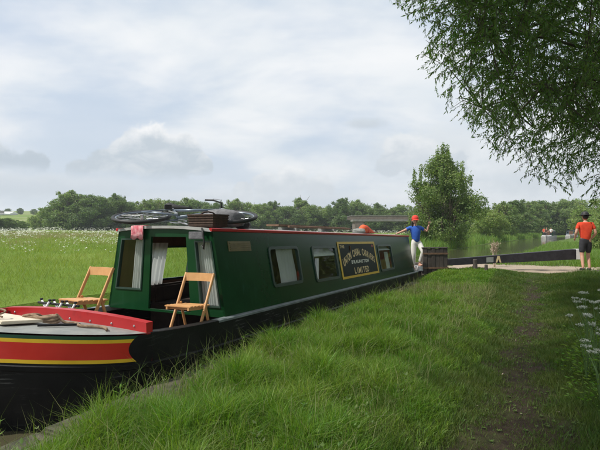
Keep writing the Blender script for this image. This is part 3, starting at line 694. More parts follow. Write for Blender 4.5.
# bicycle lying on the cabin roof
def ring(R_, r_, n=40, k=8):
    return [(R_ * math.cos(2 * math.pi * i / n), 0, R_ * math.sin(2 * math.pi * i / n)) for i in range(n)], r_, k
def make_bike():
    b = empty('bicycle')
    for x in (-.52, .52):
        p, r_, k = ring(.325, .023); ty = MB().tube([(a + x, 0, c + .345) for a, _, c in p], r_, k, True).build('tyre', M['black'], None, smooth=True)
        wh = MB().lathe([(.0, -.03), (.022, -.03), (.022, .03), (0, .03)], 10).build('wheel', M['steel'], b); wh.rotation_euler = (R(90), 0, 0); wh.location = (x, 0, .345)
        ty.parent = wh; ty.matrix_parent_inverse = (Matrix.Translation((x, 0, .345)) @ Matrix.Rotation(R(90), 4, 'X')).inverted()
        p, r_, k = ring(.298, .013); rm = MB().tube([(a, -c, 0.0) for a, _, c in p], r_, 6, True).build('rim', M['bikeblue'], wh, smooth=True)
        mb = MB()
        for i in range(18):
            a = 2 * math.pi * i / 18; mb.tube([(.02 * math.cos(a + .6), .02 * math.sin(a + .6), .02 * (-1) ** i), (.295 * math.cos(a), .295 * math.sin(a), 0)], .0016, 4)
        mb.build('spokes', M['steel'], wh)
    BB, ST, HT_, HT2 = (-.08, 0, .29), (-.24, 0, .80), (.36, 0, .80), (.39, 0, .68)
    mb = MB(); 
    for a, c, r_ in ((BB, ST, .017), (BB, HT2, .021), ((-.225, 0, .75), HT_, .018), (HT_, HT2, .02)): mb.tube([a, c], r_, 10)
    for sg in (-1, 1):
        mb.tube([(-.08, sg * .03, .29), (-.52, sg * .06, .345)], .010, 8); mb.tube([(-.23, sg * .02, .74), (-.52, sg * .06, .345)], .009, 8)
    mb.build('frame', M['bikeblue'], b, smooth=True)
    mb = MB()
    for sg in (-1, 1): mb.tube([(.39, sg * .035, .68), (.43, sg * .055, .55), (.52, sg * .055, .345)], .012, 8)
    mb.build('fork', M['steel'], b, smooth=True)
    mb = MB(); mb.tube([(.36, 0, .80), (.345, 0, .93)], .014, 8); mb.tube([(.14, -.10, 1.0), (.25, -.10, .985), (.36, -.07, .95), (.36, .07, .95), (.25, .10, .985), (.14, .10, 1.0)], .012, 8); mb.build('handlebar', M['black'], b, smooth=True)
    for sg in (-1, 1): MB().tube([(.34, sg * .08, .955), (.36, sg * .10, 1.0), (.24, sg * .11, 1.03)], .006, 6).build('brake_lever', M['steel'], b)
    mb = MB(); mb.tube([(-.24, 0, .8), (-.265, 0, .90)], .013, 8); mb.build('seat_post', M['steel'], b)
    mb = MB(); mb.tube([(-.02, 0, .93), (-.10, 0, .935), (-.22, 0, .93), (-.32, 0, .945), (-.38, 0, .945)], [.012, .025, .045, .075, .05], 10); sd = mb.build('saddle', M['black'], b, smooth=True)
    mb = MB(); p, r_, k = ring(.095, .006, 30, 5); mb.tube([(a - .08, .045, c + .29) for a, _, c in p], r_, k, True); mb.tube([(-.08, .05, .29), (.05, .06, .18)], .009, 6); mb.tube([(-.08, -.05, .29), (-.21, -.06, .40)], .009, 6); mb.build('crank', M['steel'], b)
    for x, y, z in ((.05, .11, .18), (-.21, -.11, .40)): MB().box((x - .04, y - .03, z - .01), (x + .04, y + .03, z + .01)).build('pedal', M['black'], b)
    return b
bike = make_bike(); tag(bike, 'bicycle lying on its side across the front of the cabin roof', 'bicycle')
ax = (onboat(.55, -1, 0) - onboat(0, 0, 0)).normalized()      # bike x axis: towards the near side
al = (onboat(1, .55, 0) - onboat(0, 0, 0)).normalized(); up = Vector((0, 0, 1))
tilt = R(12.5)
zax = (al * math.cos(tilt) + up * math.sin(tilt)).normalized(); yax = zax.cross(ax)
bike.matrix_world = Matrix.Translation(onboat(.10, -.19, g(0) + H + .085)) @ Matrix((ax, yax, zax)).transposed().to_4x4() @ Matrix.Scale(1.15, 4)

# towel, notice, strap at the front of the roof
mb = MB(); n = 12; rowsT = []
for k, (s, dz2) in enumerate([(.16, .0), (.02, .012), (-.045, .004), (-.056, -.05), (-.058, -.11), (-.055, -.17)]):
    rowsT.append([(s - .006 * math.sin(i * 1.9 + k * .4), .30 + .22 * i / n + .01 * math.sin(k * 1.3), rz(0, .5) + .012 + dz2 - (.012 * math.sin(i * .9) if k == 5 else 0)) for i in range(n + 1)])
mb.grid([[onboat(*p) for p in r_] for r_ in rowsT]); tw = mb.build('tea_towel', M['towel'], smooth=True, fix=False)
md = tw.modifiers.new('thick', 'SOLIDIFY'); md.thickness = .006
tag(tw, 'red and white tea towel hanging over the front edge of the roof', 'towel')
mb = MB(); mb.hexa([onboat(*p) for p in [(-.075, -.70, 1.335), (-.055, -.70, 1.335), (-.055, -.47, 1.335), (-.075, -.47, 1.335), (-.075, -.70, 1.43), (-.055, -.70, 1.43), (-.055, -.47, 1.43), (-.075, -.47, 1.43)]])
tag(mb.build('cloth_pouch', M['grey_bag'], bevel=.008), 'pale grey pouch hanging from the roof above the curtained front window', 'pouch')
mb = MB(); mb.tube([onboat(*p) for p in [(-.05, -.66, 1.47), (-.085, -.70, 1.42), (-.08, -.72, 1.30), (-.065, -.70, 1.22), (-.07, -.68, 1.26)]], .012, 8)
tag(mb.build('strap', M['black'], smooth=True), 'black strap hanging from the bicycle in front of the curtain', 'strap')
# basket and bags behind the bicycle
t = empty('luggage_basket', onboat(.24, -.54, rz(.24, -.54)), BRZ); tag(t, 'brown wicker luggage basket standing on the roof behind the bicycle', 'basket')
mb = MB(); q = [(-.17, -.20), (.17, -.20), (.17, .20), (-.17, .20)]
mb.add([(x * .9, y * .9, .004) for x, y in q] + [(x, y, .17) for x, y in q] + [(x * .93, y * .93, .17) for x, y in q] + [(x * .85, y * .85, .02) for x, y in q], [(3, 2, 1, 0)] + [(k * 4 + i, k * 4 + (i + 1) % 4, (k + 1) * 4 + (i + 1) % 4, (k + 1) * 4 + i) for k in range(3) for i in range(4)] + [(12, 13, 14, 15)])
mb.build('body', M['brown_bag'], t)
for k in range(5):
    z = .03 + k * .032; f = .9 + .1 * z / .17 + .02; MB().tube([(x * f, y * f, z) for x, y in q], .009, 6, True).build('weave', M['brown_bag'], t)
MB().tube([(-.16, 0, .165), (-.10, 0, .195), (0, 0, .205), (.10, 0, .195), (.16, 0, .165)], .01, 8).build('handle', M['brown_bag'], t, smooth=True)
def blob(name, c, rx, ry, rz2, m_, seed, parent=None, n=12):
    rr = random.Random(seed); bm = bmesh.new(); bmesh.ops.create_icosphere(bm, subdivisions=3, radius=1)
    ph = [rr.uniform(0, 6) for _ in range(6)]
    for v in bm.verts:
        x, y, z = v.co; k = 1 + .10 * math.sin(3 * x + ph[0]) * math.sin(4 * y + ph[1]) + .06 * math.sin(7 * z + ph[2] + 3 * x) + .05 * math.sin(8 * y + ph[3])
        f = lambda q: math.copysign(abs(q) ** .75, q); v.co = (f(x) * rx * k, f(y) * ry * k, max(f(z) * rz2 * k, -rz2 * .86))
    me = bpy.data.meshes.new(name); bm.to_mesh(me); bm.free(); me.materials.append(m_); me.polygons.foreach_set('use_smooth', [True] * len(me.polygons))
    o = bpy.data.objects.new(name, me); col.objects.link(o); o.location = c
    if parent: o.parent = parent
    return o
o = blob('grey_bag', onboat(.66, -.46, rz(.66, -.46) + .115), .30, .20, .13, M['grey_bag'], 3); tag(o, 'crumpled grey bag slumped on the roof behind the brown basket', 'bag')
MB().tube([(-.2, -.05, .06), (-.1, -.05, .13), (.1, -.05, .13), (.2, -.05, .06)], .01, 6).build('strap', M['black'], o)
o = blob('black_bag', onboat(1.05, -.54, rz(1.05, -.54) + .062), .11, .10, .072, M['black'], 5); tag(o, 'small round black bag at the roof edge beside the grey bag', 'bag')
MB().tube([(-.05, 0, .05), (0, 0, .085), (.05, 0, .05)], .007, 6).build('strap', M['black'], o)
# plank and pole, orange bundle, sack on the roof
t = empty('gang_plank', onboat(4.2, -.1, rz(4.2, -.1)), BRZ); tag(t, 'long brown gang plank resting on blocks along the roof', 'plank')
for x in (-.9, .95): MB().box((x - .05, -.2, -.003), (x + .05, .2, .075 - .0 * x)).build('block', M['grey'], t, bevel=.005)
MB().bar((-1.5, 0, .112), (1.75, 0, .075), .26, .035).build('board', M['plank'], t, bevel=.004)
MB().tube([(-1.3, -.22, .09), (1.9, -.2, .055)], .02, 8).build('pole', M['plank'], t)
mb = MB(); pr = [(-.62, .02), (-.60, .09), (-.45, .12), (-.1, .10), (.3, .07), (.62, .045), (.80, .02)]
mb.tube([(x, .03 * math.sin(x * 3), r_ * .95) for x, r_ in pr], [r_ for x, r_ in pr], 14)
o = mb.build('folded_parasol', M['orange'], smooth=True); o.location = onboat(7.5, -.25, rz(7.5, -.25)); o.rotation_euler = (0, 0, BRZ + R(3))
tag(o, 'folded orange red parasol lying along the roof near the woman', 'parasol')
for x in (-.3, .15): MB().tube([(x, .03 * math.sin(x * 3) + .125 * math.cos(a) * (.95 if x < 0 else .68), .1 * (1 if x < 0 else .78) + .118 * math.sin(a) * (1 if x < 0 else .66)) for a in np.linspace(0, 2 * math.pi, 16, endpoint=False)], .007, 5, True).build('tie', M['capred'], o)
MB().tube([(.78, 0, .03), (1.15, 0, .025)], .015, 8).build('pole', M['plank'], o)
o = blob('white_sack', onboat(6.6, -.35, rz(6.6, -.35) + .055), .16, .13, .065, M['grey'], 9); tag(o, 'small pale sack lying on the roof beside the orange parasol', 'sack')

# ------------------------------------------------------------------ lock gate with balance beam
gc = at(435, 15.1)
ga, gb = at(422.5, 15.1), at(447, 15.15); dv = (gb - ga).normalized(); nv = Vector((0, 0, 1)).cross(dv)
GZ = .10
lg = empty('lock_gate', (ga + gb) / 2 + Vector((0, 0, GZ)), math.atan2(dv.y, dv.x)); Wg = (gb - ga).length
tag(lg, 'dark weathered timber lock gate with long black balance beam ending in white paint', 'lock gate')
for k in range(6):
    x0 = -Wg / 2 + k * Wg / 6; MB().box((x0 + .003, -.06 + random.uniform(-.008, .008), random.uniform(0, .015)), (x0 + Wg / 6 - .003, .06, .78 + random.uniform(-.012, .012))).build('plank', M['timber'], lg, bevel=.006)
MB().box((-Wg / 2 - .01, .062, .06), (Wg / 2 + .01, .16, .2)).build('rail', M['timber'], lg); MB().box((-Wg / 2 - .01, .062, .5), (Wg / 2 + .01, .16, .64)).build('rail', M['timber'], lg)
MB().box((-Wg / 2 - .02, -.07, .785), (Wg / 2 + .02, .15, .815)).build('top_cap', M['timber'], lg, bevel=.006)
for z in (.16, .60): MB().box((-Wg / 2 - .015, -.076, z), (Wg / 2 + .015, -.069, z + .05)).build('iron_strap', M['plank'], lg)
bpy.context.view_layer.update(); inv = lg.matrix_world.inverted()
q0 = at(447.5, 15.15, 0); q1 = at(574, 15.0, 0); q2 = at(582, 14.98, 0)
za = (zpx(265.2, 15.15), zpx(259, 15.15)); zb2 = (zpx(259.2, 15.0), zpx(249, 15.0))
def beampiece(a, b, z0, z1, name, m_, hwid, par):
    side = (b - a).normalized().cross(Vector((0, 0, 1))) * hwid
    mb = MB(); mb.hexa([inv @ Vector((p.x, p.y, z)) for p, z in [(a - side, z0[0]), (a + side, z0[0]), (b + side, z1[0]), (b - side, z1[0])]] + [inv @ Vector((p.x, p.y, z)) for p, z in [(a - side, z0[1]), (a + side, z0[1]), (b + side, z1[1]), (b - side, z1[1])]])
    return mb.build(name, m_, par, bevel=.008)
lerp = lambda a, b, f: tuple(x + (y - x) * f for x, y in zip(a, b))
bm_ = beampiece(q0, q1, za, zb2, 'balance_beam', M['beam'], .13, lg)
beampiece(q1 + dv * .004, q2, zb2, zb2, 'white_end', M['white'], .132, bm_)
for f0, f1, m_, nm in ((.295, .355, 'grey', 'white_band'),):
    beampiece(q0.lerp(q1, f0), q0.lerp(q1, f1), tuple(np.add(lerp(za, zb2, f0), (.03, -.03))), tuple(np.add(lerp(za, zb2, f1), (.03, -.03))), nm, M[m_], .136, bm_)
f = .39; c0 = q0.lerp(q1, f); zz = lerp(za, zb2, f); fy = -.14
mb = MB(); hgt = zz[1] - zz[0]
pp = lambda dx, q, o_: inv @ (Vector((c0.x + dx, c0.y - .137 - o_, zz[0] + .02 + q * (hgt - .04))))
mb.add([pp(x, q, o_) for o_ in (.0, .008) for x, q in ((-.085, 0), (-.03, 1), (.03, 1), (.085, 0), (.04, 0), (0, .55), (-.04, 0))], [(7, 8, 12, 13), (8, 9, 12), (9, 10, 11, 12), (0, 1, 8, 7), (1, 2, 9, 8), (2, 3, 10, 9), (3, 4, 11, 10), (4, 5, 12, 11), (5, 6, 13, 12), (6, 0, 7, 13)])
mb.build('painted_mark', M['straw'], bm_)
def stump(px, depth, h, r_, label):
    p = at(px, depth); t_, L_ = tl(p.x, p.y); z = float(ground(t_, L_)); mb = MB(); mb.lathe([(r_ * 1.1, -.1), (r_, .05), (r_ * .95, h - .02), (r_ * .8, h), (0, h)], 10)
    o = mb.build('stump_post', M['timber']); o.location = (p.x, p.y, z); return tag(o, label, 'post')
stump(475, 14.9, .34, .07, 'short dark timber stump under the balance beam by the gate')
stump(486, 14.3, .22, .05, 'lower dark stump standing in grass in front of the beam')
# dried seed heads behind the beam
def seedhead(px, py, depth, label):
    p = at(px, depth); t_, L_ = tl(p.x, p.y); z = float(ground(t_, L_)); zt = zpx(py, depth)
    t = empty('dried_plant', (p.x, p.y, z)); tag(t, label, 'plant')
    h = zt - z; rr = random.Random(2)
    for k in range(5):
        a = rr.uniform(0, 6.28); q = rr.uniform(.02, .10); hh = h - rr.uniform(0, .25); x, y = q * math.cos(a), q * math.sin(a)
        MB().tube([(x * .3, y * .3, 0), (x * .8, y * .8, hh * .6), (x, y, hh)], [.012, .009, .006], 6).build('stem', M['tan'], t)
        cp = rng.normal(0, 1, (90, 3)) * np.array([.035, .035, .05]) + np.array([x, y, hh])
        A = norm(rng.normal(0, 1, (90, 3))); B = norm(np.cross(A, rng.normal(0, 1, (90, 3))))
        V, F = leaf_mesh(cp, A, B, np.full(90, .05), np.full(90, .022)); tag(fast('seed_head', V, F, M['tan'], t), kind='stuff')
seedhead(494, 243.5, 16.2, 'pale tan dried seed head plant standing behind the balance beam')

# ------------------------------------------------------------------ people
def skin(joints, edges, name, m_, parent, sub=2, root=0):
    me = bpy.data.meshes.new(name); me.from_pydata([j[0] for j in joints], edges, []); o = bpy.data.objects.new(name, me); col.objects.link(o)
    md = o.modifiers.new('skin', 'SKIN'); md.use_smooth_shade = True
    for i, j in enumerate(joints):
        r_ = j[1]; me.skin_vertices[0].data[i].radius = r_ if hasattr(r_, '__len__') else (r_, r_)
        me.skin_vertices[0].data[i].use_root = (i == root)
    ss_ = o.modifiers.new('sub', 'SUBSURF'); ss_.levels = sub; ss_.render_levels = sub
    bpy.context.view_layer.update()
    m2 = bpy.data.meshes.new_from_object(o.evaluated_get(bpy.context.evaluated_depsgraph_get())); bpy.data.objects.remove(o)
    m2.materials.clear(); m2.materials.append(m_); m2.polygons.foreach_set('use_smooth', [True] * len(m2.polygons))
    q = bpy.data.objects.new(name, m2); col.objects.link(q); q.parent = parent; return q
def join_into(base, others):
    bm = bmesh.new()
    for o in [base] + others: bm.from_mesh(o.data)
    bm.to_mesh(base.data); bm.free()
    base.data.polygons.foreach_set('use_smooth', [True] * len(base.data.polygons))
    for o in others: bpy.data.objects.remove(o)
def head_mesh(c, yaw, tiltx, hgt=.235):
    """head with brow, nose, mouth, chin and ears, face towards -y."""
    bm = bmesh.new(); bmesh.ops.create_icosphere(bm, subdivisions=4, radius=1)
    for v in bm.verts:
        x, y, z = v.co; w_ = .075 * (1 - .22 * max(-z, 0) ** 1.5); d = .098
        px, py, pz = x * w_, y * d, z * hgt / 2
        if y < 0:
            nz = math.exp(-((x / .16) ** 2)) * math.exp(-(((z + .12) / .2) ** 2)); py -= .024 * nz
            py += .010 * math.exp(-(((abs(x) - .36) / .17) ** 2) - ((z - .08) / .10) ** 2)
            py -= .006 * math.exp(-((x / .3) ** 2) - ((z + .48) / .07) ** 2); py -= .010 * math.exp(-((x / .3) ** 2) - ((z + .82) / .14) ** 2)
        px += math.copysign(.016, x) * math.exp(-((y - .05) / .14) ** 2 - ((z) / .22) ** 2) * (abs(x) > .8)
        v.co = (px, py, pz)
    bmesh.ops.rotate(bm, verts=bm.verts, matrix=Matrix.Rotation(yaw, 3, 'Z') @ Matrix.Rotation(tiltx, 3, 'X'))
    bmesh.ops.translate(bm, verts=bm.verts, vec=c)
    me = bpy.data.meshes.new('head'); bm.to_mesh(me); bm.free(); o = bpy.data.objects.new('head', me); col.objects.link(o); return o
def hand(wrist, d, side, thumb, curl=.4, fist=False):
    """palm + five fingers as skinned chains; d = direction, side = across palm, thumb = thumb direction."""
    d = Vector(d).normalized(); s = Vector(side).normalized(); n = d.cross(s); w_ = Vector(wrist); objs = []
    pal = w_ + d * .075
    objs.append(skin([(w_, (.022, .018)), (w_ + d * .04, (.036, .016)), (pal, (.038, .014))], [(0, 1), (1, 2)], 'h', M['skin'], None, 1))
    for k, ln in enumerate((.068, .076, .071, .055)):
        b = pal + s * (.027 - .018 * k) - d * .012; c = curl * (1.6 if fist else 1)
        p1 = b + d * ln * .5 + n * ln * .15 * c; p2 = p1 + (d * math.cos(c * 1.2) + n * math.sin(c * 1.2)) * ln * .35; p3 = p2 + (d * math.cos(c * 2.3) + n * math.sin(c * 2.3)) * ln * .28
        objs.append(skin([(b, .0085), (p1, .0085), (p2, .0078), (p3, .0065)], [(0, 1), (1, 2), (2, 3)], 'h', M['skin'], None, 1))
    th = Vector(thumb).normalized(); b = w_ + d * .03 + s * .022
    objs.append(skin([(b, .011), (b + (th * .7 + d * .5) * .035, .010), (b + (th * .95 + d * .3) * .068, .0078)], [(0, 1), (1, 2)], 'h', M['skin'], None, 1))
    return objs
def person(loc, rz_, J, label, top, bottom, shorts, shoe, hands, head, sc=1.0):
    t = empty('person', loc, rz_); tag(t, label, 'person')
    A = lambda n_: Vector(J[n_])
    js = []; ed = []; ix = {}
    def add(n_, r_, par=None, p=None):
        ix[n_] = len(js); js.append((A(n_) if p is None else p, r_)); 
        if par: ed.append((ix[par], ix[n_]))
    add('pelvis', (.135, .105)); add('waist', (.115, .09), 'pelvis'); add('chest', (.145, .10), 'waist'); add('neck', .052, 'chest'); add('headb', .05, 'neck')
    for s in 'lr':
        add('sh' + s, .052, 'chest'); add('el' + s, .040, 'sh' + s); add('wr' + s, .026, 'el' + s)
        add('hip' + s, .085, 'pelvis'); add('kn' + s, .056, 'hip' + s); add('ca' + s, .054, 'kn' + s, A('kn' + s).lerp(A('an' + s), .3)); add('an' + s, .036, 'ca' + s); add('to' + s, .034, 'an' + s)
    body = skin(js, ed, 'body', M['skin'], t)
    hd = head_mesh(J['head'], *head); ex = [hd]
    for args in hands: ex += hand(*args)
    join_into(body, ex)
    # shirt
    sj = [(A('pelvis') + Vector((0, 0, -.07)), (.150, .125)), (A('waist'), (.152, .124)), (A('chest'), (.172, .138)), (A('neck').lerp(A('chest'), .30), .10), (A('neck') + Vector((0, .005, -.015)), .068)]; se = [(0, 1), (1, 2), (2, 3), (3, 4)]
    for s in 'lr':
        k = len(sj); sj += [(A('sh' + s), .068), (A('sh' + s).lerp(A('el' + s), .62), .060)]; se += [(2, k), (k, k + 1)]
    skin(sj, se, 'shirt', M[top], t)
    tj = [(A('pelvis') + Vector((0, 0, .10)), (.130, .106)), (A('pelvis') + Vector((0, 0, -.02)), (.140, .115))]; te = [(0, 1)]
    for s in 'lr':
        k = len(tj)
        if shorts: tj += [(A('hip' + s), .105), (A('hip' + s).lerp(A('kn' + s), .9), .085)]; te += [(1, k), (k, k + 1)]
        else: tj += [(A('hip' + s), .102), (A('kn' + s), .076), (A('ca' + s) if 'ca' + s in J else A('kn' + s).lerp(A('an' + s), .35), .070), (A('kn' + s).lerp(A('an' + s), .88), .062)]; te += [(1, k), (k, k + 1), (k + 1, k + 2), (k + 2, k + 3)]
    skin(tj, te, 'shorts' if shorts else 'trousers', M[bottom], t, root=1)
    for s in 'lr':
        d = A('to' + s) - A('an' + s); d.z = 0
        skin([(A('an' + s) + Vector((0, 0, -.02)), .046), (A('an' + s) + d * .5 + Vector((0, 0, -.03)), .048), (A('to' + s) + d * .15, (.044, .034)), (A('an' + s) - d * .35 + Vector((0, 0, -.045)), .040)], [(0, 1), (1, 2), (0, 3)], 'shoe', M[shoe], t, 1)
    return t
def cap(t, c, m_, yaw, brim_all=False):
    c = Vector(c); mb = MB(); mb.lathe([(.106, -.01), (.108, .02), (.100, .06), (.075, .098), (.035, .115), (0, .118)], 20); 
    cp = mb.build('hat' if brim_all else 'cap', m_, t, smooth=True); cp.location = c; cp.rotation_euler = (R(6), 0, yaw)
    mb = MB(); n = 12
    if brim_all: mb.lathe([(.098, .005), (.17, -.012), (.172, -.006), (.098, .016)], 24)
    else: mb.grid([[(r_ * math.sin(a), -r_ * math.cos(a) * (1 if r_ < .12 else 1.12), z - .03 * abs(math.sin(a)) ** 2) for a in np.linspace(-1.05, 1.05, n)] for r_, z in ((.098, .005), (.13, .0), (.158, -.016), (.158, -.022), (.098, -.004))])
    mb.build('brim', m_, cp, smooth=True); return cp
# woman on the stern
wp = onboat(10.42, -.86, 0); wz = g(10.4) + .018
J = dict(pelvis=(.02, 0, .90), waist=(.0, 0, 1.03), chest=(-.02, 0, 1.24), neck=(-.03, -.01, 1.40), headb=(-.03, -.02, 1.46), head=(-.03, -.04, 1.545),
         shl=(-.17, 0, 1.33), ell=(-.42, -.02, 1.22), wrl=(-.66, -.06, 1.13), shr=(.14, 0, 1.33), elr=(.35, -.07, 1.21), wrr=(.37, -.16, 1.42),
         hipl=(-.07, 0, .84), knl=(-.09, -.05, .47), anl=(-.07, .03, .09), tol=(-.10, -.12, .045), hipr=(.11, 0, .84), knr=(.16, -.22, .58), anr=(.10, -.05, .20), tor=(.12, -.20, .155))
wo_ = person((wp.x, wp.y, wz), R(8), J, 'woman in red cap, blue top and white trousers standing on the stern, thumb raised', 'blue', 'linen', False, 'skin',
       [((-.66, -.06, 1.13), (-.9, -.1, -.3), (0, -.9, .2), (.1, -1, .3), .35), ((.37, -.16, 1.42), (0.05, -.3, .95), (-.8, -.4, 0), (-.5, -.2, 1), 1.3, True)], (R(-10), R(4)))
skin([((-.03, .02, 1.61), .085), ((-.03, .055, 1.53), .085), ((-.06, .06, 1.42), .06), ((-.09, .05, 1.33), .035)], [(0, 1), (1, 2), (2, 3)], 'hair', M['hair'], wo_, 2)
skin([((-.125, -.03, 1.53), .03), ((-.135, -.04, 1.43), .03), ((-.12, -.05, 1.35), .02)], [(0, 1), (1, 2)], 'hair_lock', M['hair'], wo_, 1)
cap(wo_, (-.03, -.035, 1.60), M['capred'], R(-10))
MB().box((.04, -.62, -.0), (.30, -.14, .135)).build('step_box', M['white'], None)
st_ = bpy.data.objects['step_box']; st_.location = (wp.x - .04, wp.y + .14, wz - .001); st_.rotation_euler = (0, 0, R(8)); st_.data.transform(Matrix.Translation((0, .18, 0)))
tag(st_, 'small white step box on the stern deck under the woman\'s raised foot', 'step')
# man by the end of the beam
mp = at(585.5, 14.6); mt, mL = tl(mp.x, mp.y); mz = float(ground(mt, mL))
J = dict(pelvis=(0, 0, .93), waist=(0, -.01, 1.08), chest=(0, .0, 1.30), neck=(0, -.02, 1.47), headb=(-.01, -.04, 1.53), head=(-.01, -.06, 1.615),
         shl=(-.185, 0, 1.40), ell=(-.27, .05, 1.13), wrl=(-.22, -.14, .97), shr=(.185, 0, 1.40), elr=(.28, .05, 1.13), wrr=(.24, -.15, .98),
         hipl=(-.095, 0, .87), knl=(-.10, -.10, .48), anl=(-.10, .02, .09), tol=(-.12, -.14, .045), hipr=(.095, 0, .87), knr=(.11, .02, .48), anr=(.12, .14, .10), tor=(.13, -.02, .045))
man = person((mp.x, mp.y, mz), R(170), J, 'man in orange red shirt, dark shorts and black hat beside the beam\'s white end', 'shirtred', 'dark', True, 'black',
       [((-.22, -.14, .97), (.1, -.9, -.4), (.3, 0, .9), (0, -.3, 1), .7), ((.24, -.15, .98), (-.1, -.9, -.4), (-.3, 0, .9), (0, -.3, 1), .7)], (R(12), R(6)))
skin([((-.01, -.03, 1.66), .09), ((-.01, .0, 1.60), .088), ((-.01, .0, 1.54), .06)], [(0, 1), (1, 2)], 'hair', M['hair'], man, 2)
cap(man, (-.01, -.055, 1.665), M['black'], 0, True)

# ------------------------------------------------------------------ distant boats with crew
def simple_person(parent_label, loc, top, sc=1.0, group=None, cat=True):
    t = empty('person', loc, rng.uniform(-1, 1)); tag(t, parent_label, 'person')
    body = skin([((0, 0, .9), (.13, .1)), ((0, 0, 1.25), (.15, .1)), ((0, 0, 1.45), .05), ((0, 0, 1.6), (.085, .10)), ((0, 0, 1.68), .08), ((-.2, 0, 1.36), .05), ((-.3, -.05, 1.1), .04), ((-.22, -.25, 1.0), .03),
          ((.2, 0, 1.36), .05), ((.3, -.05, 1.1), .04), ((.22, -.25, 1.0), .03), ((-.1, 0, .85), .08), ((-.1, -.02, .45), .055), ((-.1, 0, .05), .045), ((.1, 0, .85), .08), ((.1, -.02, .45), .055), ((.1, 0, .05), .045)],
         [(0, 1), (1, 2), (2, 3), (3, 4), (1, 5), (5, 6), (6, 7), (1, 8), (8, 9), (9, 10), (0, 11), (11, 12), (12, 13), (0, 14), (14, 15), (15, 16)], 'body', M['skin'], t, 1)
    skin([((0, 0, .88), (.15, .12)), ((0, 0, 1.25), (.17, .12)), ((0, 0, 1.42), .07), ((-.2, 0, 1.36), .07), ((-.27, -.03, 1.17), .06), ((.2, 0, 1.36), .07), ((.27, -.03, 1.17), .06)], [(0, 1), (1, 2), (1, 3), (3, 4), (1, 5), (5, 6)], 'shirt', top, t, 1)
    skin([((0, 0, .92), (.14, .11)), ((-.1, 0, .83), .1), ((-.1, -.02, .45), .07), ((-.1, 0, .1), .06), ((.1, 0, .83), .1), ((.1, -.02, .45), .07), ((.1, 0, .1), .06)], [(0, 1), (1, 2), (2, 3), (0, 4), (4, 5), (5, 6)], 'trousers', M['dark'], t, 1)
    return t
def far_boat(loc, rz_, label, hullm, cabm, roofm, lenn):
    b = empty('narrowboat', loc, rz_); tag(b, label, 'boat')     # bow towards -x
    mb = MB(); ss = [(-3.2, .02, .72), (-2.9, .45, .66), (-2.4, .8, .6), (-1.6, 1.0, .56), (0, 1.04, .55), (lenn, 1.04, .55), (lenn + 1.2, .6, .55)]
    for sg in (-1, 1): mb.grid([[(s, sg * w_, z), (s, sg * (w_ + .02), z - .3), (s + .1, sg * w_ * .95, -.25)] for s, w_, z in ss])
    mb.add([(s, sg * w_, z - .02) for s, w_, z in ss for sg in (-1, 1)], [(2 * i, 2 * i + 1, 2 * i + 3, 2 * i + 2) for i in range(len(ss) - 1)])
    mb.build('hull', hullm, b)
    mb = MB(); mb.hexa([(0, -.95, .66), (lenn, -.95, .66), (lenn, .95, .66), (0, .95, .66), (0, -.8, 1.62), (lenn, -.8, 1.62), (lenn, .8, 1.62), (0, .8, 1.62)]); mb.build('cabin', cabm, b)
    mb = MB(); mb.grid([[(s, y, 1.635 + .05 * (1 - (y / .84) ** 2)) for y in np.linspace(-.84, .84, 7)] for s in (-.1, lenn + .1)]); mb.build('roof', roofm, b, fix=False)
    for sg in (-1, 1):
        for k in range(4): x = .8 + k * (lenn - 1.5) / 4; MB().hexa([(x, sg * .915, .95), (x + .9, sg * .915, .95), (x + .9, sg * .93, .95), (x, sg * .93, .95), (x, sg * .835, 1.42), (x + .9, sg * .835, 1.42), (x + .9, sg * .85, 1.42), (x, sg * .85, 1.42)]).build('window', M['signbk'], b)
    MB().box((-.015, -.35, .7), (-.002, .35, 1.5)).build('front_door', M['interior'], b); b.scale = (.9, .9, .85)
    for y in (-.6, .6): MB().box((-.02, y - .16, 1.0), (-.003, y + .16, 1.4)).build('window', M['signbk'], b)
    MB().box((-2.0, -.8, .5), (-1.95, .8, .72)).build('coaming', M['white'], b)
    return b
def canal_at(t, off=0.0):
    return P(t, float(cen(t)) + off)
fb = at(547.5, 84); ang = math.atan2(C_ , S_) - .08
b1 = far_boat((fb.x, fb.y, W_UP), ang, 'white hulled narrowboat with crew at the bow approaching along the canal', M['farhull'], M['green'], M['roof'], 9)
for k, (sx, y, m_) in enumerate(((-1.0, -.6, 'white'), (-.9, .45, 'shirtred'), (-1.6, .05, 'brown_bag'))):
    p = Matrix.Rotation(ang, 4, 'Z') @ Vector((sx, y, .18)); lab = ['person in white top standing at the bow of the approaching white hulled boat', 'person in red top standing at the bow of the approaching white hulled boat', 'person in brown top standing foremost on the approaching white hulled boat'][k]
    simple_person(lab, (fb.x + p.x, fb.y + p.y, W_UP + p.z), M[m_])
f2 = at(571, 92)
b2 = far_boat((f2.x, f2.y, W_UP), ang, 'dark cabined narrowboat with pale hull following further up the canal', M['farhull'], M['bikeblue'], M['grey'], 9)

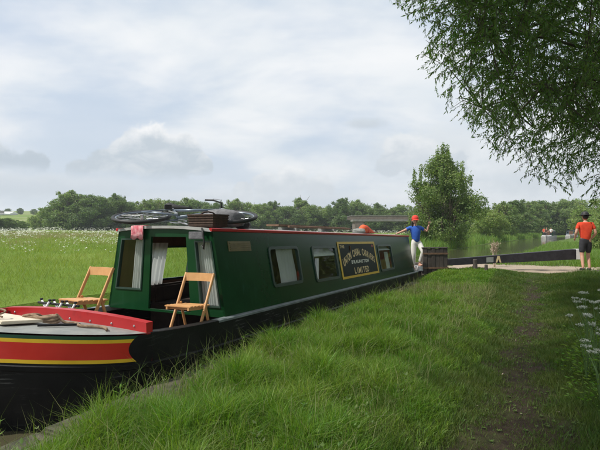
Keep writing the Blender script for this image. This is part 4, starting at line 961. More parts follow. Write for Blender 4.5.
# ------------------------------------------------------------------ bridge and barn
DB = 88.0; bx0, bx1 = at(352, DB).x, at(418, DB).x
br = empty('road_bridge', ((bx0 + bx1) / 2, DB, 0)); tag(br, 'low flat concrete road bridge with brick abutments beyond the meadow', 'bridge'); hwb = (bx1 - bx0) / 2
zd0, zd1 = zpx(221.6, DB), zpx(219.6, DB)
MB().box((-hwb, -2.5, zd0), (hwb, 2.5, zd1)).build('deck', M['concrete'], br)
for y in (-2.5, 2.2): MB().box((-hwb - .6, y, zd1 + .003), (hwb + .6, y + .3, zpx(216.6, DB))).build('parapet', M['brick'], br); MB().box((-hwb - .65, y - .04, zpx(216.6, DB) + .002), (hwb + .65, y + .34, zpx(215.8, DB))).build('parapet_coping', M['concrete'], br)
for x in (-hwb + .3, hwb - 1.8): MB().box((x, -2.4, .2), (x + 1.5, 2.4, zd0 - .003)).build('abutment', M['brick'], br)
bp = at(-14, 255); bt_, bL_ = tl(bp.x, bp.y); bz = float(ground(bt_, bL_))
barn = empty('white_barn', (bp.x, bp.y, bz), R(3)); tag(barn, 'long low white barn among dark trees at the far side of the meadow', 'barn')
zt_b = zpx(211.5, 255) - bz
MB().box((-14, -4, 0), (14, 4, zt_b - 1.2)).build('wall', M['white'], barn)
MB().add([(-14.3, -4.4, zt_b - 1.25), (14.3, -4.4, zt_b - 1.25), (14.3, 0, zt_b), (-14.3, 0, zt_b), (-14.3, 4.4, zt_b - 1.25), (14.3, 4.4, zt_b - 1.25)], [(0, 1, 2, 3), (3, 2, 5, 4), (1, 5, 2), (0, 3, 4)]).build('roof', M['white'], barn)
for k in range(5): MB().box((-11 + k * 5, -4.06, .4), (-8.6 + k * 5, -4.004, 2.2)).build('door', M['concrete'], barn)

# ------------------------------------------------------------------ trees
def limb(mb, p, d, ln, r_, depth, rr, tips, up=.25, spread=.6):
    pts = [Vector(p)]; d = Vector(d).normalized(); n = 5
    for i in range(n):
        d = (d + Vector((rr.uniform(-1, 1), rr.uniform(-1, 1), rr.uniform(-.4, 1) * up)) * .16).normalized(); pts.append(pts[-1] + d * ln / n)
    mb.tube(pts, [r_ * (1 - .6 * i / n) for i in range(n + 1)], 7 if depth > 1 else 5)
    if depth == 0: tips.append((pts[-1], d)); return
    for k in range(3 if depth > 1 else 3):
        f = rr.uniform(.45, 1.0); q = pts[int(f * n)]; a = rr.uniform(0, 6.28)
        nd = (d + Vector((math.cos(a), math.sin(a), rr.uniform(-.1, .7))) * spread).normalized()
        limb(mb, q, nd, ln * rr.uniform(.55, .75), r_ * .5, depth - 1, rr, tips, up, spread)
    tips.append((pts[-1], d))
def crown_cloud(seed, lobes, n, leaf, shell=.55):
    """leaf quads spread through uneven lobes (centre, radii)."""
    r = np.random.default_rng(seed); Cs = []; Nn = []
    wts = np.array([l[1][0] * l[1][1] * l[1][2] for l in lobes]) ** .67; wts /= wts.sum()
    for (c, rad), w_ in zip(lobes, wts):
        m_ = int(n * w_); d = norm(r.normal(0, 1, (m_, 3))); rad_ = (shell + (1 - shell) * r.random(m_) ** .6)[:, None] * (1 + .16 * np.sin(d[:, :1] * 7 + seed) * np.sin(d[:, 1:2] * 6 + 2 * seed) + .12 * np.sin(d[:, 2:3] * 9 + seed))
        Cs.append(np.array(c) + d * rad_ * np.array(rad)); Nn.append(d)
    C = np.concatenate(Cs); Nn = np.concatenate(Nn); m_ = len(C)
    keep = np.sin(C[:, 0] * 2.3 + seed) * np.sin(C[:, 1] * 2.1 + 1) * np.sin(C[:, 2] * 2.7 + .5 * seed) > -.55
    C = C[keep]; Nn = Nn[keep]; m_ = len(C)
    A = norm(np.cross(Nn + r.normal(0, .5, (m_, 3)), r.normal(0, 1, (m_, 3)))); A[:, 2] -= .2; A = norm(A)
    B = norm(np.cross(A, Nn + r.normal(0, .7, (m_, 3))))
    s = leaf * r.uniform(.6, 1.3, m_); return leaf_mesh(C, A, B, s, s * .62)
def proto_tree(seed, hgt, wid, n, leaf, kind='round'):
    rr = random.Random(seed); lobes = []
    nl = 15 if kind != 'poplar' else 12
    for k in range(nl):
        f = (k + .5) / nl; a = k * 2.4 + rr.uniform(-.4, .4)
        prof = math.sin(math.pi * (.16 + .80 * f)) if kind == 'round' else (1.05 - .7 * f if kind == 'cone' else .7)
        rad = wid * .5 * prof * rr.uniform(.45, .75); q = wid * .085 * rr.uniform(1.7, 3.1) * (1.25 - .5 * f)
        lobes.append(((rad * math.cos(a), rad * math.sin(a), hgt * (.12 + .80 * f)), (q, q, q * rr.uniform(.75, 1.1))))
    for k in range(22):
        a = rr.uniform(0, 6.28); f = rr.uniform(.25, 1.0); prof = math.sin(math.pi * (.16 + .76 * f)) if kind == 'round' else 1.05 - .8 * f
        q = wid * rr.uniform(.035, .075); lobes.append(((wid * .5 * prof * 1.0 * math.cos(a), wid * .5 * prof * math.sin(a), hgt * (.14 + .86 * f)), (q, q, q * rr.uniform(1.0, 1.9))))
    mb = MB(); tips = []
    limb(mb, (0, 0, -.3), (0, 0, 1), hgt * .62, hgt * .022, 2, rr, tips, .5)
    for c, rad in lobes[::2]: mb.tube([(0, 0, hgt * .2), (c[0] * .5, c[1] * .5, c[2] * .7), c], [hgt * .010, hgt * .007, hgt * .003], 5)
    return mb, crown_cloud(seed, lobes, n, leaf, .35)
PROTO = []
hold = []
def make_proto(seed, hgt, wid, n, leaf, m_, kind, name, label, group, loc, sc, rz_):
    mb, (V, F) = proto_tree(seed, hgt, wid, n, leaf, kind)
    t = empty(name, loc, rz_); t.scale = sc; tag(t, label, 'tree', group)
    mb.build('trunk', M['bark'], t, smooth=True); fast('crown', V, F, m_, t); return t
def gz(p): 
    t_, L_ = tl(p.x, p.y); return float(ground(t_, L_))
specs = [(11, 10, 8, 21000, .30, LEAF['tree'], 'round'), (12, 10, 7, 21000, .29, LEAF['tree_dark'], 'round'), (13, 10, 9, 21000, .30, LEAF['tree_pale'], 'round'), (14, 10, 6, 14000, .32, LEAF['tree'], 'cone'), (15, 10, 8.5, 21000, .30, LEAF['tree_dark'], 'round')]
kinds = ['mid green bushy tree in the hedgerow across the meadow', 'dark green rounded tree in the hedgerow across the meadow', 'pale green spreading tree in the hedgerow across the meadow', 'narrow pointed green tree in the hedgerow across the meadow', 'broad dark tree in the hedgerow across the meadow']
base = [None] * 5
def place(k, px, depth, ytop, name='hedgerow_tree', label=None, group=None, wf=1.0, cat='tree', drop=0.0):
    p = at(px, depth); z = gz(p); h = zpx(ytop, depth) - z + drop; lab = label or kinds[k]; grp = group or kinds[k].replace('tree', 'trees', 1)
    if base[k] is None:
        sp = specs[k]; base[k] = make_proto(*sp, name, lab, grp, (p.x, p.y, z - drop), (h / 10 * wf, h / 10 * wf, h / 10), random.uniform(0, 6)); return base[k]
    t = copy_tree(base[k]); t.name = name; t.location = (p.x, p.y, z - drop); t.scale = (h / 10 * wf, h / 10 * wf, h / 10); t.rotation_euler = (0, 0, random.uniform(0, 6))
    t['label'] = lab; t['group'] = grp; t['category'] = cat; return t
row = [(44, 120, 212, 2), (56, 118, 203, 1), (68, 112, 193, 0), (80, 116, 197, 1), (92, 112, 196, 4), (105, 118, 199, 0), (119, 114, 196, 1), (132, 120, 203, 4), (146, 117, 201, 0), (160, 122, 199, 2), (174, 118, 202, 1), (190, 124, 200, 0), (205, 122, 203, 4), (220, 128, 204, 1), (234, 126, 201, 0),
       (248, 132, 203, 2), (262, 128, 205, 0), (274, 136, 203, 1), (287, 130, 207, 4), (300, 140, 198, 3), (312, 132, 206, 0), (326, 136, 207, 2), (341, 130, 200, 1), (353, 138, 202, 0), (366, 134, 206, 4), (380, 140, 205, 1), (391, 136, 209, 3), (403, 140, 206, 0), (416, 130, 208, 1)]
for px, d, y, k in row: place(k, px, d, y - 1, wf=random.uniform(1.25, 1.6), drop=.6)
for i, (px, d, y, k) in enumerate([(20, 270, 208, 1), (34, 265, 209, 4), (48, 272, 208, 1), (8, 280, 208.5, 4), (-4, 282, 207.5, 1), (60, 262, 207, 4)]):
    place(k, px, d, y, 'distant_tree', 'dark tree in the far row beyond the white barn', 'dark trees beside the barn', wf=1.6)
for px, d, y, k in [(8, 92, 218, 4), (-6, 88, 216, 1), (20, 100, 221, 0)]: place(k, px, d, y, 'field_bush', 'low dark bush standing alone in the meadow before the barn', 'meadow bushes', wf=2.2, cat='bush')
# trees along the right-hand canal banks
right = [(488, 62, 207, 2), (502, 75, 203, 0), (515, 88, 201, 1), (528, 110, 202, 0), (541, 118, 201, 4), (553, 122, 203, 1), (566, 116, 200, 0), (577, 140, 198, 2), (610, 84, 195, 2), (626, 60, 198, 2), (620, 46, 196, 0), (470, 70, 206, 0), (456, 82, 204, 1), (640, 38, 190, 1), (608, 34, 216, 2), (558, 128, 206, 4), (574, 120, 207, 1), (535, 130, 205, 1)]
rl = ['mid green tree crowding the canal bank behind the approaching boats', 'dark tree crowding the canal bank behind the approaching boats', 'bright yellowish green tree leaning over the canal bank past the lock', 'x', 'broad dark tree at the canal bend behind the approaching boats']
for px, d, y, k in right: place(k, px, d, y, 'bank_tree', rl[k], ['mid', 'dark', 'bright', 'x', 'broad'][k] + ' trees on the canal banks', wf=random.uniform(1.2, 1.6), drop=.5)

for i, (X, Y, h, k) in enumerate([(13.0, 16.6, 4.2, 0), (12.4, 12.6, 5.0, 1), (16.4, 20.5, 4.6, 2), (11.4, 9.4, 4.8, 4), (10.4, 6.2, 4.4, 0), (14.4, 7.8, 5.2, 2), (16.5, 16.0, 6.0, 4)]):  # unseen bushes added so the glossy cabin side reflects dark foliage
    p = Vector((X, Y, 0)); t = copy_tree(base[k]); t.name = 'reflection_bush'; t.location = (X, Y, gz(p) - .5); t.scale = (h / 10 * 1.15, h / 10 * 1.15, h / 10); t.rotation_euler = (0, 0, i * 1.3)
    t['label'] = 'added leafy bush out of view beyond the verge, reflected in the cabin side'; t['group'] = 'added out of view bushes for the cabin reflections'; t['category'] = 'bush'
# the tall bushy sallow beyond the lock gate
def sallow():
    p = P(39.1, 6.95); p.z = gz(p); t = empty('willow_tree', p); t.scale = (1.22, 1.22, 1.2); tag(t, 'tall bushy grey green willow on the far canal bank behind the lock gate', 'tree')
    rr = random.Random(21); mb = MB(); tips = []
    for k in range(9):
        a = k * .72; limb(mb, (.2 * math.cos(a), .2 * math.sin(a), -.2), (.42 * math.cos(a), .42 * math.sin(a), 1), rr.uniform(2.2, 2.9), .06, 2, rr, tips, .9, .45)
    mb.build('trunk', M['bark'], t, smooth=True)
    r = np.random.default_rng(5); lobes = []
    for k in range(60):
        f = rr.random() ** .9; a = rr.uniform(0, 6.28); prof = (.62 + .48 * math.sin(math.pi * min(f * .9 + .10, 1))) * (1 - .62 * max(f - .45, 0) / .55) ; q = rr.uniform(0, 1) ** .5 * 2.0 * prof
        s = rr.uniform(.40, .85) * (1.15 - .5 * f); lobes.append(((q * math.cos(a), q * math.sin(a), .45 + 5.2 * f), (s, s, s * 1.25)))
    for k in range(46):      # ragged leaders
        a = rr.uniform(0, 6.28); q = rr.uniform(.1, 1.9); lobes.append(((q * math.cos(a), q * math.sin(a), rr.uniform(4.9, 6.7) - q * .95), (.13, .13, .7)))
    V, F = crown_cloud(9, lobes, 64000, .115, .15); fast('crown', V, F, LEAF['bush'], t)
sallow()

# the big willow overhanging the towpath
def big_willow():
    base_ = Vector((9.2, 9.0, 0)); base_.z = gz(base_); t = empty('willow_tree', base_); tag(t, 'large willow with narrow drooping leaves overhanging the towpath', 'tree')
    rr = random.Random(4); mb = MB()
    mb.tube([(0, 0, -.3), (-.1, .05, 1.2), (-.35, 0, 2.6), (-.5, -.1, 4.0)], [.42, .36, .32, .26], 12)
    poly = [(386, -40), (392, 8), (418, 30), (412, 72), (436, 88), (438, 112), (462, 128), (478, 148), (492, 158), (505, 172), (520, 184), (545, 192), (575, 200), (592, 214), (605, 226), (700, 250)]
    def allowed(X, Y, Z):
        if Y < .5: return True
        px = 300 + FPX * X / Y; py = HORY - FPX * (Z - EYE) / Y
        if py < -30: return px > 330 or py < -250
        if px < 386: return False
        lim = np.interp(px, [q[0] for q in poly], [q[1] for q in poly]); lim2 = lim
        return py < lim2 - 2
    limbs = []
    ends = [(1.9, 7.2, 4.9), (2.3, 6.2, 4.0), (3.0, 7.5, 5.8), (3.3, 6.6, 3.4), (4.2, 7.6, 4.4), (4.4, 8.8, 6.4), (5.2, 7.2, 3.2), (5.6, 9.4, 5.2), (6.5, 6.4, 4.6), (6.4, 9.8, 7.2), (7.2, 8.2, 3.4), (8.4, 7.2, 5.5), (8.6, 11.4, 5.6), (10.6, 9.5, 6.6), (11.4, 7.5, 5.0), (9.6, 6.0, 6.2), (2.0, 4.6, 4.6), (4.0, 4.4, 4.4), (6.0, 4.2, 5.2), (4.6, 6.0, 7.0), (7.4, 7.4, 8.0), (3.2, 8.6, 3.6), (5.0, 10.4, 3.6), (7.0, 11.2, 3.4)]
    for e in ends:
        e = Vector(e) - base_; a = Vector((-.3, 0, rr.uniform(1.8, 4.0))); m1 = a.lerp(e, .35) + Vector((0, 0, .7)); m2 = a.lerp(e, .7) + Vector((rr.uniform(-.2, .2), rr.uniform(-.2, .2), .65))
        pts = []
        for k in range(11):
            q = k / 10; pts.append(a * (1 - q) ** 3 + m1 * 3 * q * (1 - q) ** 2 + m2 * 3 * q * q * (1 - q) + e * q ** 3)
        mb.tube(pts, [.055 * (1 - .9 * k / 10) + .005 for k in range(11)], 7); limbs.append(pts)
    # side branches sampled through the crown, each carrying drooping twigs with narrow leaves
    LC_, LA, LB, LL, LW = [], [], [], [], []
    r = np.random.default_rng(3); allp = [p for pts in limbs for p in pts[3:]]; AP = np.array([tuple(p) for p in allp])
    br_ = []
    while len(br_) < 270:
        Y0 = r.uniform(5.0, 10.5); px = r.uniform(386, 690); py = r.uniform(-30, 226); X0 = (px - 300) / FPX * Y0; Z0 = EYE + (HORY - py) * Y0 / FPX
        edge = np.interp(py, [0, 30, 75, 110, 150, 190], [392, 405, 415, 438, 478, 540])
        if px < edge + 4 + 14 * math.sin(py * .11) or r.random() > .16 + .84 * min((px - edge) / 130, 1): continue
        if not allowed(X0, Y0, Z0): continue
        br_.append(Vector((X0, Y0, Z0)))
    nview = len(br_)
    while len(br_) < 940:  # out-of-view branches added, mostly set towards the sun to shade path and verge
        q = r.normal(0, 1, 3); q /= np.linalg.norm(q); q *= r.uniform(.2, 1) ** .5; w0 = Vector((4.6 + 7.0 * q[0], 5.2 + 6.0 * q[1], 6.2 + 2.9 * q[2]))
        if r.random() < .72:
            gt, gl = r.uniform(1.5, 14.5), r.uniform(-4.5, .7); w0 = P(gt, gl, 0) + sdir * (r.uniform(4.6, 8.0) / sdir.z)
        sh_ = w0 - sdir * (w0.z / sdir.z); Lsh = tl(sh_.x, sh_.y)[1]
        if Lsh > .75 + .5 * math.sin(sh_.y * 1.3) or w0.z < 3.4: continue
        if allowed(w0.x, w0.y, w0.z) and (HORY - FPX * (w0.z - EYE) / max(w0.y, .5) < -25 or 300 + FPX * w0.x / max(w0.y, .5) > 630): br_.append(w0)
    for ib, w0 in enumerate(br_):
        e = w0 - base_; dd = AP - np.array(e); dd[:, 2] *= .8; k = int(np.argmin((dd ** 2).sum(1) + (AP[:, 2] > e.z + 1.6) * 2)); a = allp[k]
        mid = a.lerp(e, .55) + Vector((0, 0, .12 * (e - a).length)); bpt = [a, a.lerp(mid, .5), mid, mid.lerp(e, .5), e]; mb.tube(bpt, [.012, .010, .007, .005, .003], 4)
        inview = w0.y > 4.5
        for m2 in range(27 if ib >= nview else int(r.uniform(7, 21))):
            q = r.uniform(0, 1); p = mid.lerp(e, q) + Vector(r.normal(0, .24, 3)) * (.4 + q); wq = p + base_
            if not allowed(wq.x, wq.y, wq.z): continue
            an = r.uniform(0, 6.28); d = np.array([math.cos(an) * .8 - .2, math.sin(an) * .8, r.uniform(-.7, .25)]); ln = r.uniform(.25, .6)
            end = wq + Vector(d) * ln + Vector((0, 0, -.35 * ln))
            if not allowed(end.x, end.y, end.z): continue
            k = max(int(ln * (52 if ib < nview else 40)), 6); qs = np.linspace(.02, 1, k)
            cpt = np.array(p)[None] + d[None] * (qs * ln)[:, None]; cpt[:, 2] -= .35 * ln * qs ** 2
            mb.tube([Vector(cpt[0]), Vector(cpt[k // 2]), Vector(cpt[-1])] if ib < nview else [Vector(cpt[0]), Vector(cpt[-1])], [.004, .003, .0015] if ib < nview else [.004, .0015], 3)
            tang = norm(np.tile(d, (k, 1)) + np.stack([np.zeros(k), np.zeros(k), -.7 * qs], 1))
            sd = norm(np.cross(tang, r.normal(0, 1, (k, 3)))); al_ = norm(tang * .7 + sd * .8 + np.array([0, 0, -.55]))
            LC_.append(cpt); LA.append(al_); LB.append(norm(np.cross(al_, r.normal(0, 1, (k, 3))))); LL.append(r.uniform(.045, .09, k)); LW.append(r.uniform(.014, .023, k))
    print('willow leaves', sum(len(q) for q in LC_))
    mb.build('trunk', M['bark'], t, smooth=True, fix=False)
    V, F = leaf_mesh(np.concatenate(LC_), np.concatenate(LA), np.concatenate(LB), np.concatenate(LL), np.concatenate(LW))
    fast('crown', V, F, LEAF['willow'], t)
big_willow()

# ------------------------------------------------------------------ grass and herbs (stuff)
def scatter(n, t0, t1, L0, L1, dens=None):
    t = rng.uniform(t0, t1, n); L = rng.uniform(L0, L1, n)
    if dens is not None: k = rng.random(n) < dens(t, L); t, L = t[k], L[k]
    return t, L
def world(t, L, dz=0.0): return np.stack([t * S_ - L * C_, t * C_ + L * S_, ground(t, L) + dz], 1)
def infront(t, L, m_=60):
    X = t * S_ - L * C_; Y = t * C_ + L * S_; return (Y > .9) & (np.abs(X / np.maximum(Y, .01) * FPX) < 300 + m_)
def vis(t, L): return np.where(infront(t, L), 1.0, 0.0)
clump = lambda t, L: .5 + .5 * vnoise(t * 3.1, L * 3.7)
def lod(t, L): 
    Y = t * C_ + L * S_; return np.clip(5.5 / np.maximum(Y, 1), .12, 1)
# bank strip between path and coping
t, L = scatter(480000, 1.5, 16.0, .62, 3.05, lambda t, L: vis(t, L) * lod(t, L) * sm(L + .25 * vnoise(t * 2, L * 2), .55, 1.0) * (1 - .95 * sm(L - .08 + .20 * vnoise(t * 1.3, L) + .10 * vnoise(t * 4.1, 2 * L) + .33 * (1 - sm(t, 3.4, 5.6)), 2.72, 2.93)))
cl = clump(t, L); Y = t * C_ + L * S_
h = (.08 + .36 * cl * sm(L, .6, 1.6)) * (1 - .62 * sm(t, 8, 12)) * rng.uniform(.5, 1.15, len(t)) ; wd = rng.uniform(.0020, .0040, len(t)) * np.clip(Y / 4, 1, 2.6)
V, F = blades(world(t, L, -.01), h, wd, rng.uniform(.1, .95, len(t))); tag(fast('bank_grass', V, F, LEAF['grass']), 'long green grass growing along the canal bank', 'grass', kind='stuff'); print('bank', len(t))
# path: short, patchy
def pathd(t, L):
    pm = 1 - sm(np.abs(L - .22) + .55 * vnoise(t * 1.7, L * 2.6) + .2 * vnoise(t * 5, L * 6), -.02, .38); return vis(t, L) * lod(t, L) * (1 - .80 * pm) * (1 - .54 * (1 - sm(np.abs(L - .22) + .12 * vnoise(t * 1.5, L * 4), .05, .38)))
t, L = scatter(560000, 1.5, 15.4, -1.45, 1.15, pathd); Y = t * C_ + L * S_
h = rng.uniform(.02, .07, len(t)) * (1 + 1.6 * sm(np.abs(L - .2), .4, 1.1)) * (.6 + .8 * clump(t * 1.4, L * 1.4)) * (.45 + .55 * sm(np.abs(L - .22), .05, .4)); wd = rng.uniform(.002, .0036, len(t)) * np.clip(Y / 4, 1, 2.6)
V, F = blades(world(t, L, -.004), h, wd, rng.uniform(.2, 1.1, len(t)), 1); tag(fast('path_grass', V, F, LEAF['grass_short']), 'short trodden grass beside the muddy footpath', 'grass', kind='stuff'); print('path', len(t))
# right-hand verge
t, L = scatter(430000, 2.5, 22, -7.5, -.75, lambda t, L: vis(t, L) * lod(t, L) * sm(-L + .2 * vnoise(t * 2, L * 2), .8, 1.25) * np.where((t > 15.2) & (t < 19), .05, 1))
Y = t * C_ + L * S_; h = (.09 + .28 * clump(t, L) * sm(-L, .9, 1.9)) * rng.uniform(.5, 1.15, len(t)); wd = rng.uniform(.002, .004, len(t)) * np.clip(Y / 4, 1, 2.6)
V, F = blades(world(t, L, -.01), h, wd, rng.uniform(.1, .9, len(t))); tag(fast('verge_grass', V, F, LEAF['grass']), 'tall dark green grass on the verge beside the footpath', 'grass', kind='stuff'); print('verge', len(t))
# around and beyond the lock: turf, tall reeds
t, L = scatter(60000, 18.6, 60, -9, 3.2, lambda t, L: vis(t, L) * ((cen(t) - hw(t) - L) > .1) * np.clip(22 / t, .3, 1))
V, F = blades(world(t, L), rng.uniform(.08, .28, len(t)), rng.uniform(.006, .012, len(t)), rng.uniform(.2, .9, len(t)), 1); tag(fast('lockside_grass', V, F, LEAF['reed']), 'mown green grass on the bank past the sandy lock path', 'grass', kind='stuff')
t, L = scatter(90000, 19, 110, 0, 16, lambda t, L: vis(t, L) * (((L - cen(t) - hw(t)) > .05) & ((L - cen(t) - hw(t)) < 7)) * np.clip(30 / t, .25, 1))
Y = t * C_ + L * S_; h = (.55 + .75 * (.5 + .5 * vnoise(t * .8, L * .9))) * rng.uniform(.6, 1.1, len(t))
V, F = blades(world(t, L, -.05), h, rng.uniform(.012, .022, len(t)) * np.clip(Y / 30, 1, 2), rng.uniform(.1, .6, len(t))); tag(fast('reeds', V, F, LEAF['reed']), 'tall bright green reeds and grasses along the far canal bank', 'reeds', kind='stuff')
# meadow
t, L = scatter(2300000, -40, 70, 8.9, 80, lambda t, L: vis(t, L) * ((L - cen(t) - hw(t)) > .05) * np.clip(12 / np.maximum(t * C_ + L * S_, 1), 0, 1) ** 1.5)
Y = t * C_ + L * S_; V, F = blades(world(t, L, -.02), rng.uniform(.07, .25, len(t)) * (.4 + 1.0 * clump(t * .33, L * .4)), rng.uniform(.0032, .0058, len(t)) * np.clip(Y / 12, 1, 5), rng.uniform(.3, 1.0, len(t)), 1)
tag(fast('meadow_grass', V, F, LEAF['field']), 'bright green meadow grass across the canal', 'grass', kind='stuff'); print('meadow', len(t))
# white umbels through the meadow
t, L = scatter(60000, -60, 120, 14, 140, lambda t, L: vis(t, L) * (sm(vnoise(t * .11, L * .13 + 2) + .5 * vnoise(t * .4, L * .35), -.35, .9)) * (.25 + .75 * sm(-np.abs(t * C_ + L * S_ - 40), -34, -5)) * sm(t * C_ + L * S_, 12, 26))
Pq = world(t, L, 0); Y = Pq[:, 1]; Pq[:, 2] += rng.uniform(.3, .75, len(t)); k = 5; n = len(t)
C = np.repeat(Pq, k, 0) + rng.normal(0, 1, (n * k, 3)) * np.array([.11, .11, .04]); A = norm(rng.normal(0, 1, (n * k, 3)) * np.array([1, 1, .25])); B = norm(np.cross(A, np.tile([[0, 0, 1.]], (n * k, 1)) + rng.normal(0, .3, (n * k, 3))))
sz = rng.uniform(.05, .13, n * k) * np.clip(np.repeat(Y, k) / 40, .6, 1.4); V, F = leaf_mesh(C, A, B, sz, sz); tag(fast('meadow_flowers', V, F, M['flower']), 'drifts of small white cow parsley flowers in the meadow', 'flowers', kind='stuff'); print('flow', n)

# cow parsley beside the path
def parsley(t_, L_, h, seed, label):
    rr = random.Random(seed); r = np.random.default_rng(seed); p = P(t_, L_, float(ground(t_, L_))); o = empty('cow_parsley', p); tag(o, label, 'plant', 'cow parsley beside the path')
    for k in range(rr.randint(5, 7)):
        a = rr.uniform(0, 6.28); q = rr.uniform(.05, .2); hh = h * rr.uniform(.68, 1.0); top = Vector((q * math.cos(a), q * math.sin(a), hh)); mid = Vector((top.x * .3, top.y * .3, hh * .6))
        st = MB().tube([(0, 0, 0), mid, top], [.005, .004, .0022], 5)
        cs = []
        for j in range(11):
            b = rr.uniform(0, 6.28); w_ = rr.uniform(.2, 1) ** .5 * .034; e = top + Vector((w_ * math.cos(b), w_ * math.sin(b), .035 - 4 * w_ * w_)); st.tube([top, e], .0012, 3); cs.append(e)
        st.build('stem', M['stem'], o)
        C = np.repeat(np.array([tuple(e) for e in cs]), 9, 0) + r.normal(0, .0065, (99, 3)) * np.array([1, 1, .8]); A = norm(r.normal(0, 1, (99, 3)) * np.array([1, 1, .5])); B = norm(np.cross(A, np.tile([[0, 0, 1.]], (99, 1)) + r.normal(0, .2, (99, 3))))
        V, F = leaf_mesh(C, A, B, np.full(99, .010), np.full(99, .009)); fast('flower_head', V, F, M['flower'], o)
    C = []; A = []
    for k in range(260):
        a = rr.uniform(0, 6.28); q = rr.uniform(.02, .26); C.append((q * math.cos(a), q * math.sin(a), rr.uniform(.03, h * .5))); A.append((math.cos(a), math.sin(a), rr.uniform(-.2, .5)))
    C = np.array(C); A = norm(np.array(A)); B = norm(np.cross(A, r.normal(0, 1, A.shape))); V, F = leaf_mesh(C, A, B, r.uniform(.025, .05, 260), r.uniform(.008, .016, 260)); fast('leaves', V, F, LEAF['grass'], o)
def pars_px(px, py, depth, seed):
    X = (px - 300) / FPX * depth; t_, L_ = tl(X, depth); parsley(t_, L_, zpx(py, depth) - float(ground(t_, L_)), seed, 'white cow parsley in flower at the edge of the footpath verge')
for i, (px, py, d) in enumerate([(588, 292, 5.2), (597, 305, 4.7), (586, 314, 4.6), (600, 348, 3.9), (606, 286, 5.6), (612, 318, 4.4), (618, 300, 6.4)]): pars_px(px, py, d, 40 + i)
# leafy weeds at the coping edge
def weed(t_, L_, h, seed, label):
    r = np.random.default_rng(seed); p = P(t_, L_, .02); o = empty('leafy_weed', p); tag(o, label, 'plant', 'weeds on the coping')
    MB().tube([(0, 0, 0), (.02, .01, h * .6), (.03, .0, h)], [.004, .003, .002], 5).build('stem', M['stem'], o); n = 9
    q = np.linspace(.25, 1, n); C = np.stack([.03 * q, 0 * q, h * q], 1); a = np.arange(n) * 2.4; A = norm(np.stack([np.cos(a), np.sin(a), .45 + 0 * a], 1)); B = norm(np.cross(A, np.tile([[0, 0, 1.]], (n, 1))))
    V, F = leaf_mesh(C, A, B, r.uniform(.04, .075, n), r.uniform(.010, .02, n)); fast('leaves', V, F, LEAF['grass'], o)
for i, (t_, L_, h) in enumerate([(2.95, 3.14, .15), (1.95, 3.16, .2), (4.9, 3.2, .18)]): weed(t_, L_, h, 60 + i, 'small leafy green weed growing from the stone coping by the hull')
# stray seeding grass stalks along the water edge
n = 5200; t = rng.uniform(1.6, 12, n); L = rng.uniform(.9, 2.95, n); k = infront(t, L); t, L = t[k], L[k]; n = len(t)
V, F = blades(world(t, L, -.01), rng.uniform(.22, .46, n), rng.uniform(.0012, .0022, n) * np.clip((t * C_ + L * S_) / 4, 1, 2), rng.uniform(.2, .9, n)); tag(fast('seeding_grass', V, F, LEAF['dry']), 'thin pale seeding stalks standing among the bank grass', 'grass', kind='stuff')
n = 420
t = rng.uniform(1.6, 13, n); L = rng.uniform(2.75, 3.2, n); V, F = blades(world(t, L, -.02) + np.array([0, 0, .04]), rng.uniform(.25, .55, n), rng.uniform(.0018, .003, n), rng.uniform(.2, .7, n))
tag(fast('edge_grass', V, F, LEAF['grass_short']), 'thin grass stalks leaning over the coping against the black hull', 'grass', kind='stuff')
# fallen pale leaves on the mud
n = 34; t = rng.uniform(2.4, 9, n); L = .2 + rng.normal(0, .4, n); A = norm(rng.normal(0, 1, (n, 3)) * np.array([1, 1, .15])); B = norm(np.cross(A, np.tile([[0, 0, 1.]], (n, 1)) + rng.normal(0, .3, (n, 3))))
V, F = leaf_mesh(world(t, L, .012), A, B, rng.uniform(.015, .034, n), rng.uniform(.008, .016, n)); tag(fast('fallen_leaves', V, F, M['tan']), 'few small pale fallen leaves on the muddy path', 'leaves', kind='stuff')

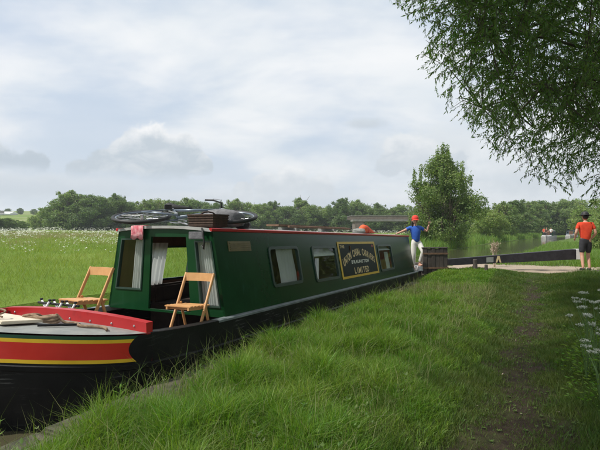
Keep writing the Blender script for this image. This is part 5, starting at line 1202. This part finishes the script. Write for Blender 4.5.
# thin summer haze over the whole place
mb = MB(); mb.box((-1400, -1400, -2.4), (1400, 1400, 40)); hz = mb.build('haze', M['white']); tag(hz, kind='stuff')
hm = bpy.data.materials.new('haze_air'); hm.use_nodes = True; ht = hm.node_tree; ht.nodes.clear(); gg = NT(ht)
pv = gg.n('ShaderNodeVolumePrincipled'); pv.inputs['Color'].default_value = (.86, .93, 1, 1); pv.inputs['Density'].default_value = .00055; pv.inputs['Anisotropy'].default_value = .2
ho = gg.n('ShaderNodeOutputMaterial'); ht.links.new(pv.outputs[0], ho.inputs['Volume']); hz.data.materials.clear(); hz.data.materials.append(hm)

# broad-leaved weeds: clover, plantain, dock among the grass
n = 2600; t = rng.uniform(1.8, 11, n); L = np.where(rng.random(n) < .55, rng.uniform(-1.4, 1.1, n), rng.uniform(1.0, 2.9, n)); k = infront(t, L) & (vnoise(t * 1.1, L * 1.4) > -.1); t, L = t[k], L[k]; n = len(t); q = 6
a = np.tile(np.arange(q) * 2 * np.pi / q, n) + np.repeat(rng.uniform(0, 6, n), q); A = norm(np.stack([np.cos(a), np.sin(a), rng.uniform(.15, .9, n * q)], 1)); B = norm(np.cross(A, np.tile([[0, 0, 1.]], (n * q, 1))))
tall = np.repeat(np.where(L > 1.0, rng.uniform(.05, .22, n), .012), q); C = np.repeat(world(t, L), q, 0); C[:, 2] += tall * rng.uniform(.5, 1, n * q); sz = np.repeat(np.where(L > 1.0, rng.uniform(.018, .05, n), rng.uniform(.010, .024, n)), q)
V, F = leaf_mesh(C, A, B, sz, sz * .5); tag(fast('broadleaf_weeds', V, F, LEAF['willow']), 'low broad leaved weeds mixed through the grass and path', 'weeds', kind='stuff')

# buff seed heads drifting through the meadow
t, L = scatter(260000, -40, 90, 12, 90, lambda t, L: vis(t, L) * sm(vnoise(t * .09 + 1, L * .16) + .5 * vnoise(t * .3, L * .4), -.5, .7) * sm(t * C_ + L * S_, 20, 34) * (1 - sm(t * C_ + L * S_, 60, 85)) * .6)
Y = t * C_ + L * S_; V, F = blades(world(t, L, -.02), rng.uniform(.22, .42, len(t)), rng.uniform(.005, .009, len(t)) * np.clip(Y / 16, 1, 4), rng.uniform(.1, .5, len(t)), 1)
tag(fast('meadow_seedheads', V, F, LEAF['buff']), 'pale buff seeding grasses drifting through the meadow', 'grass', kind='stuff')
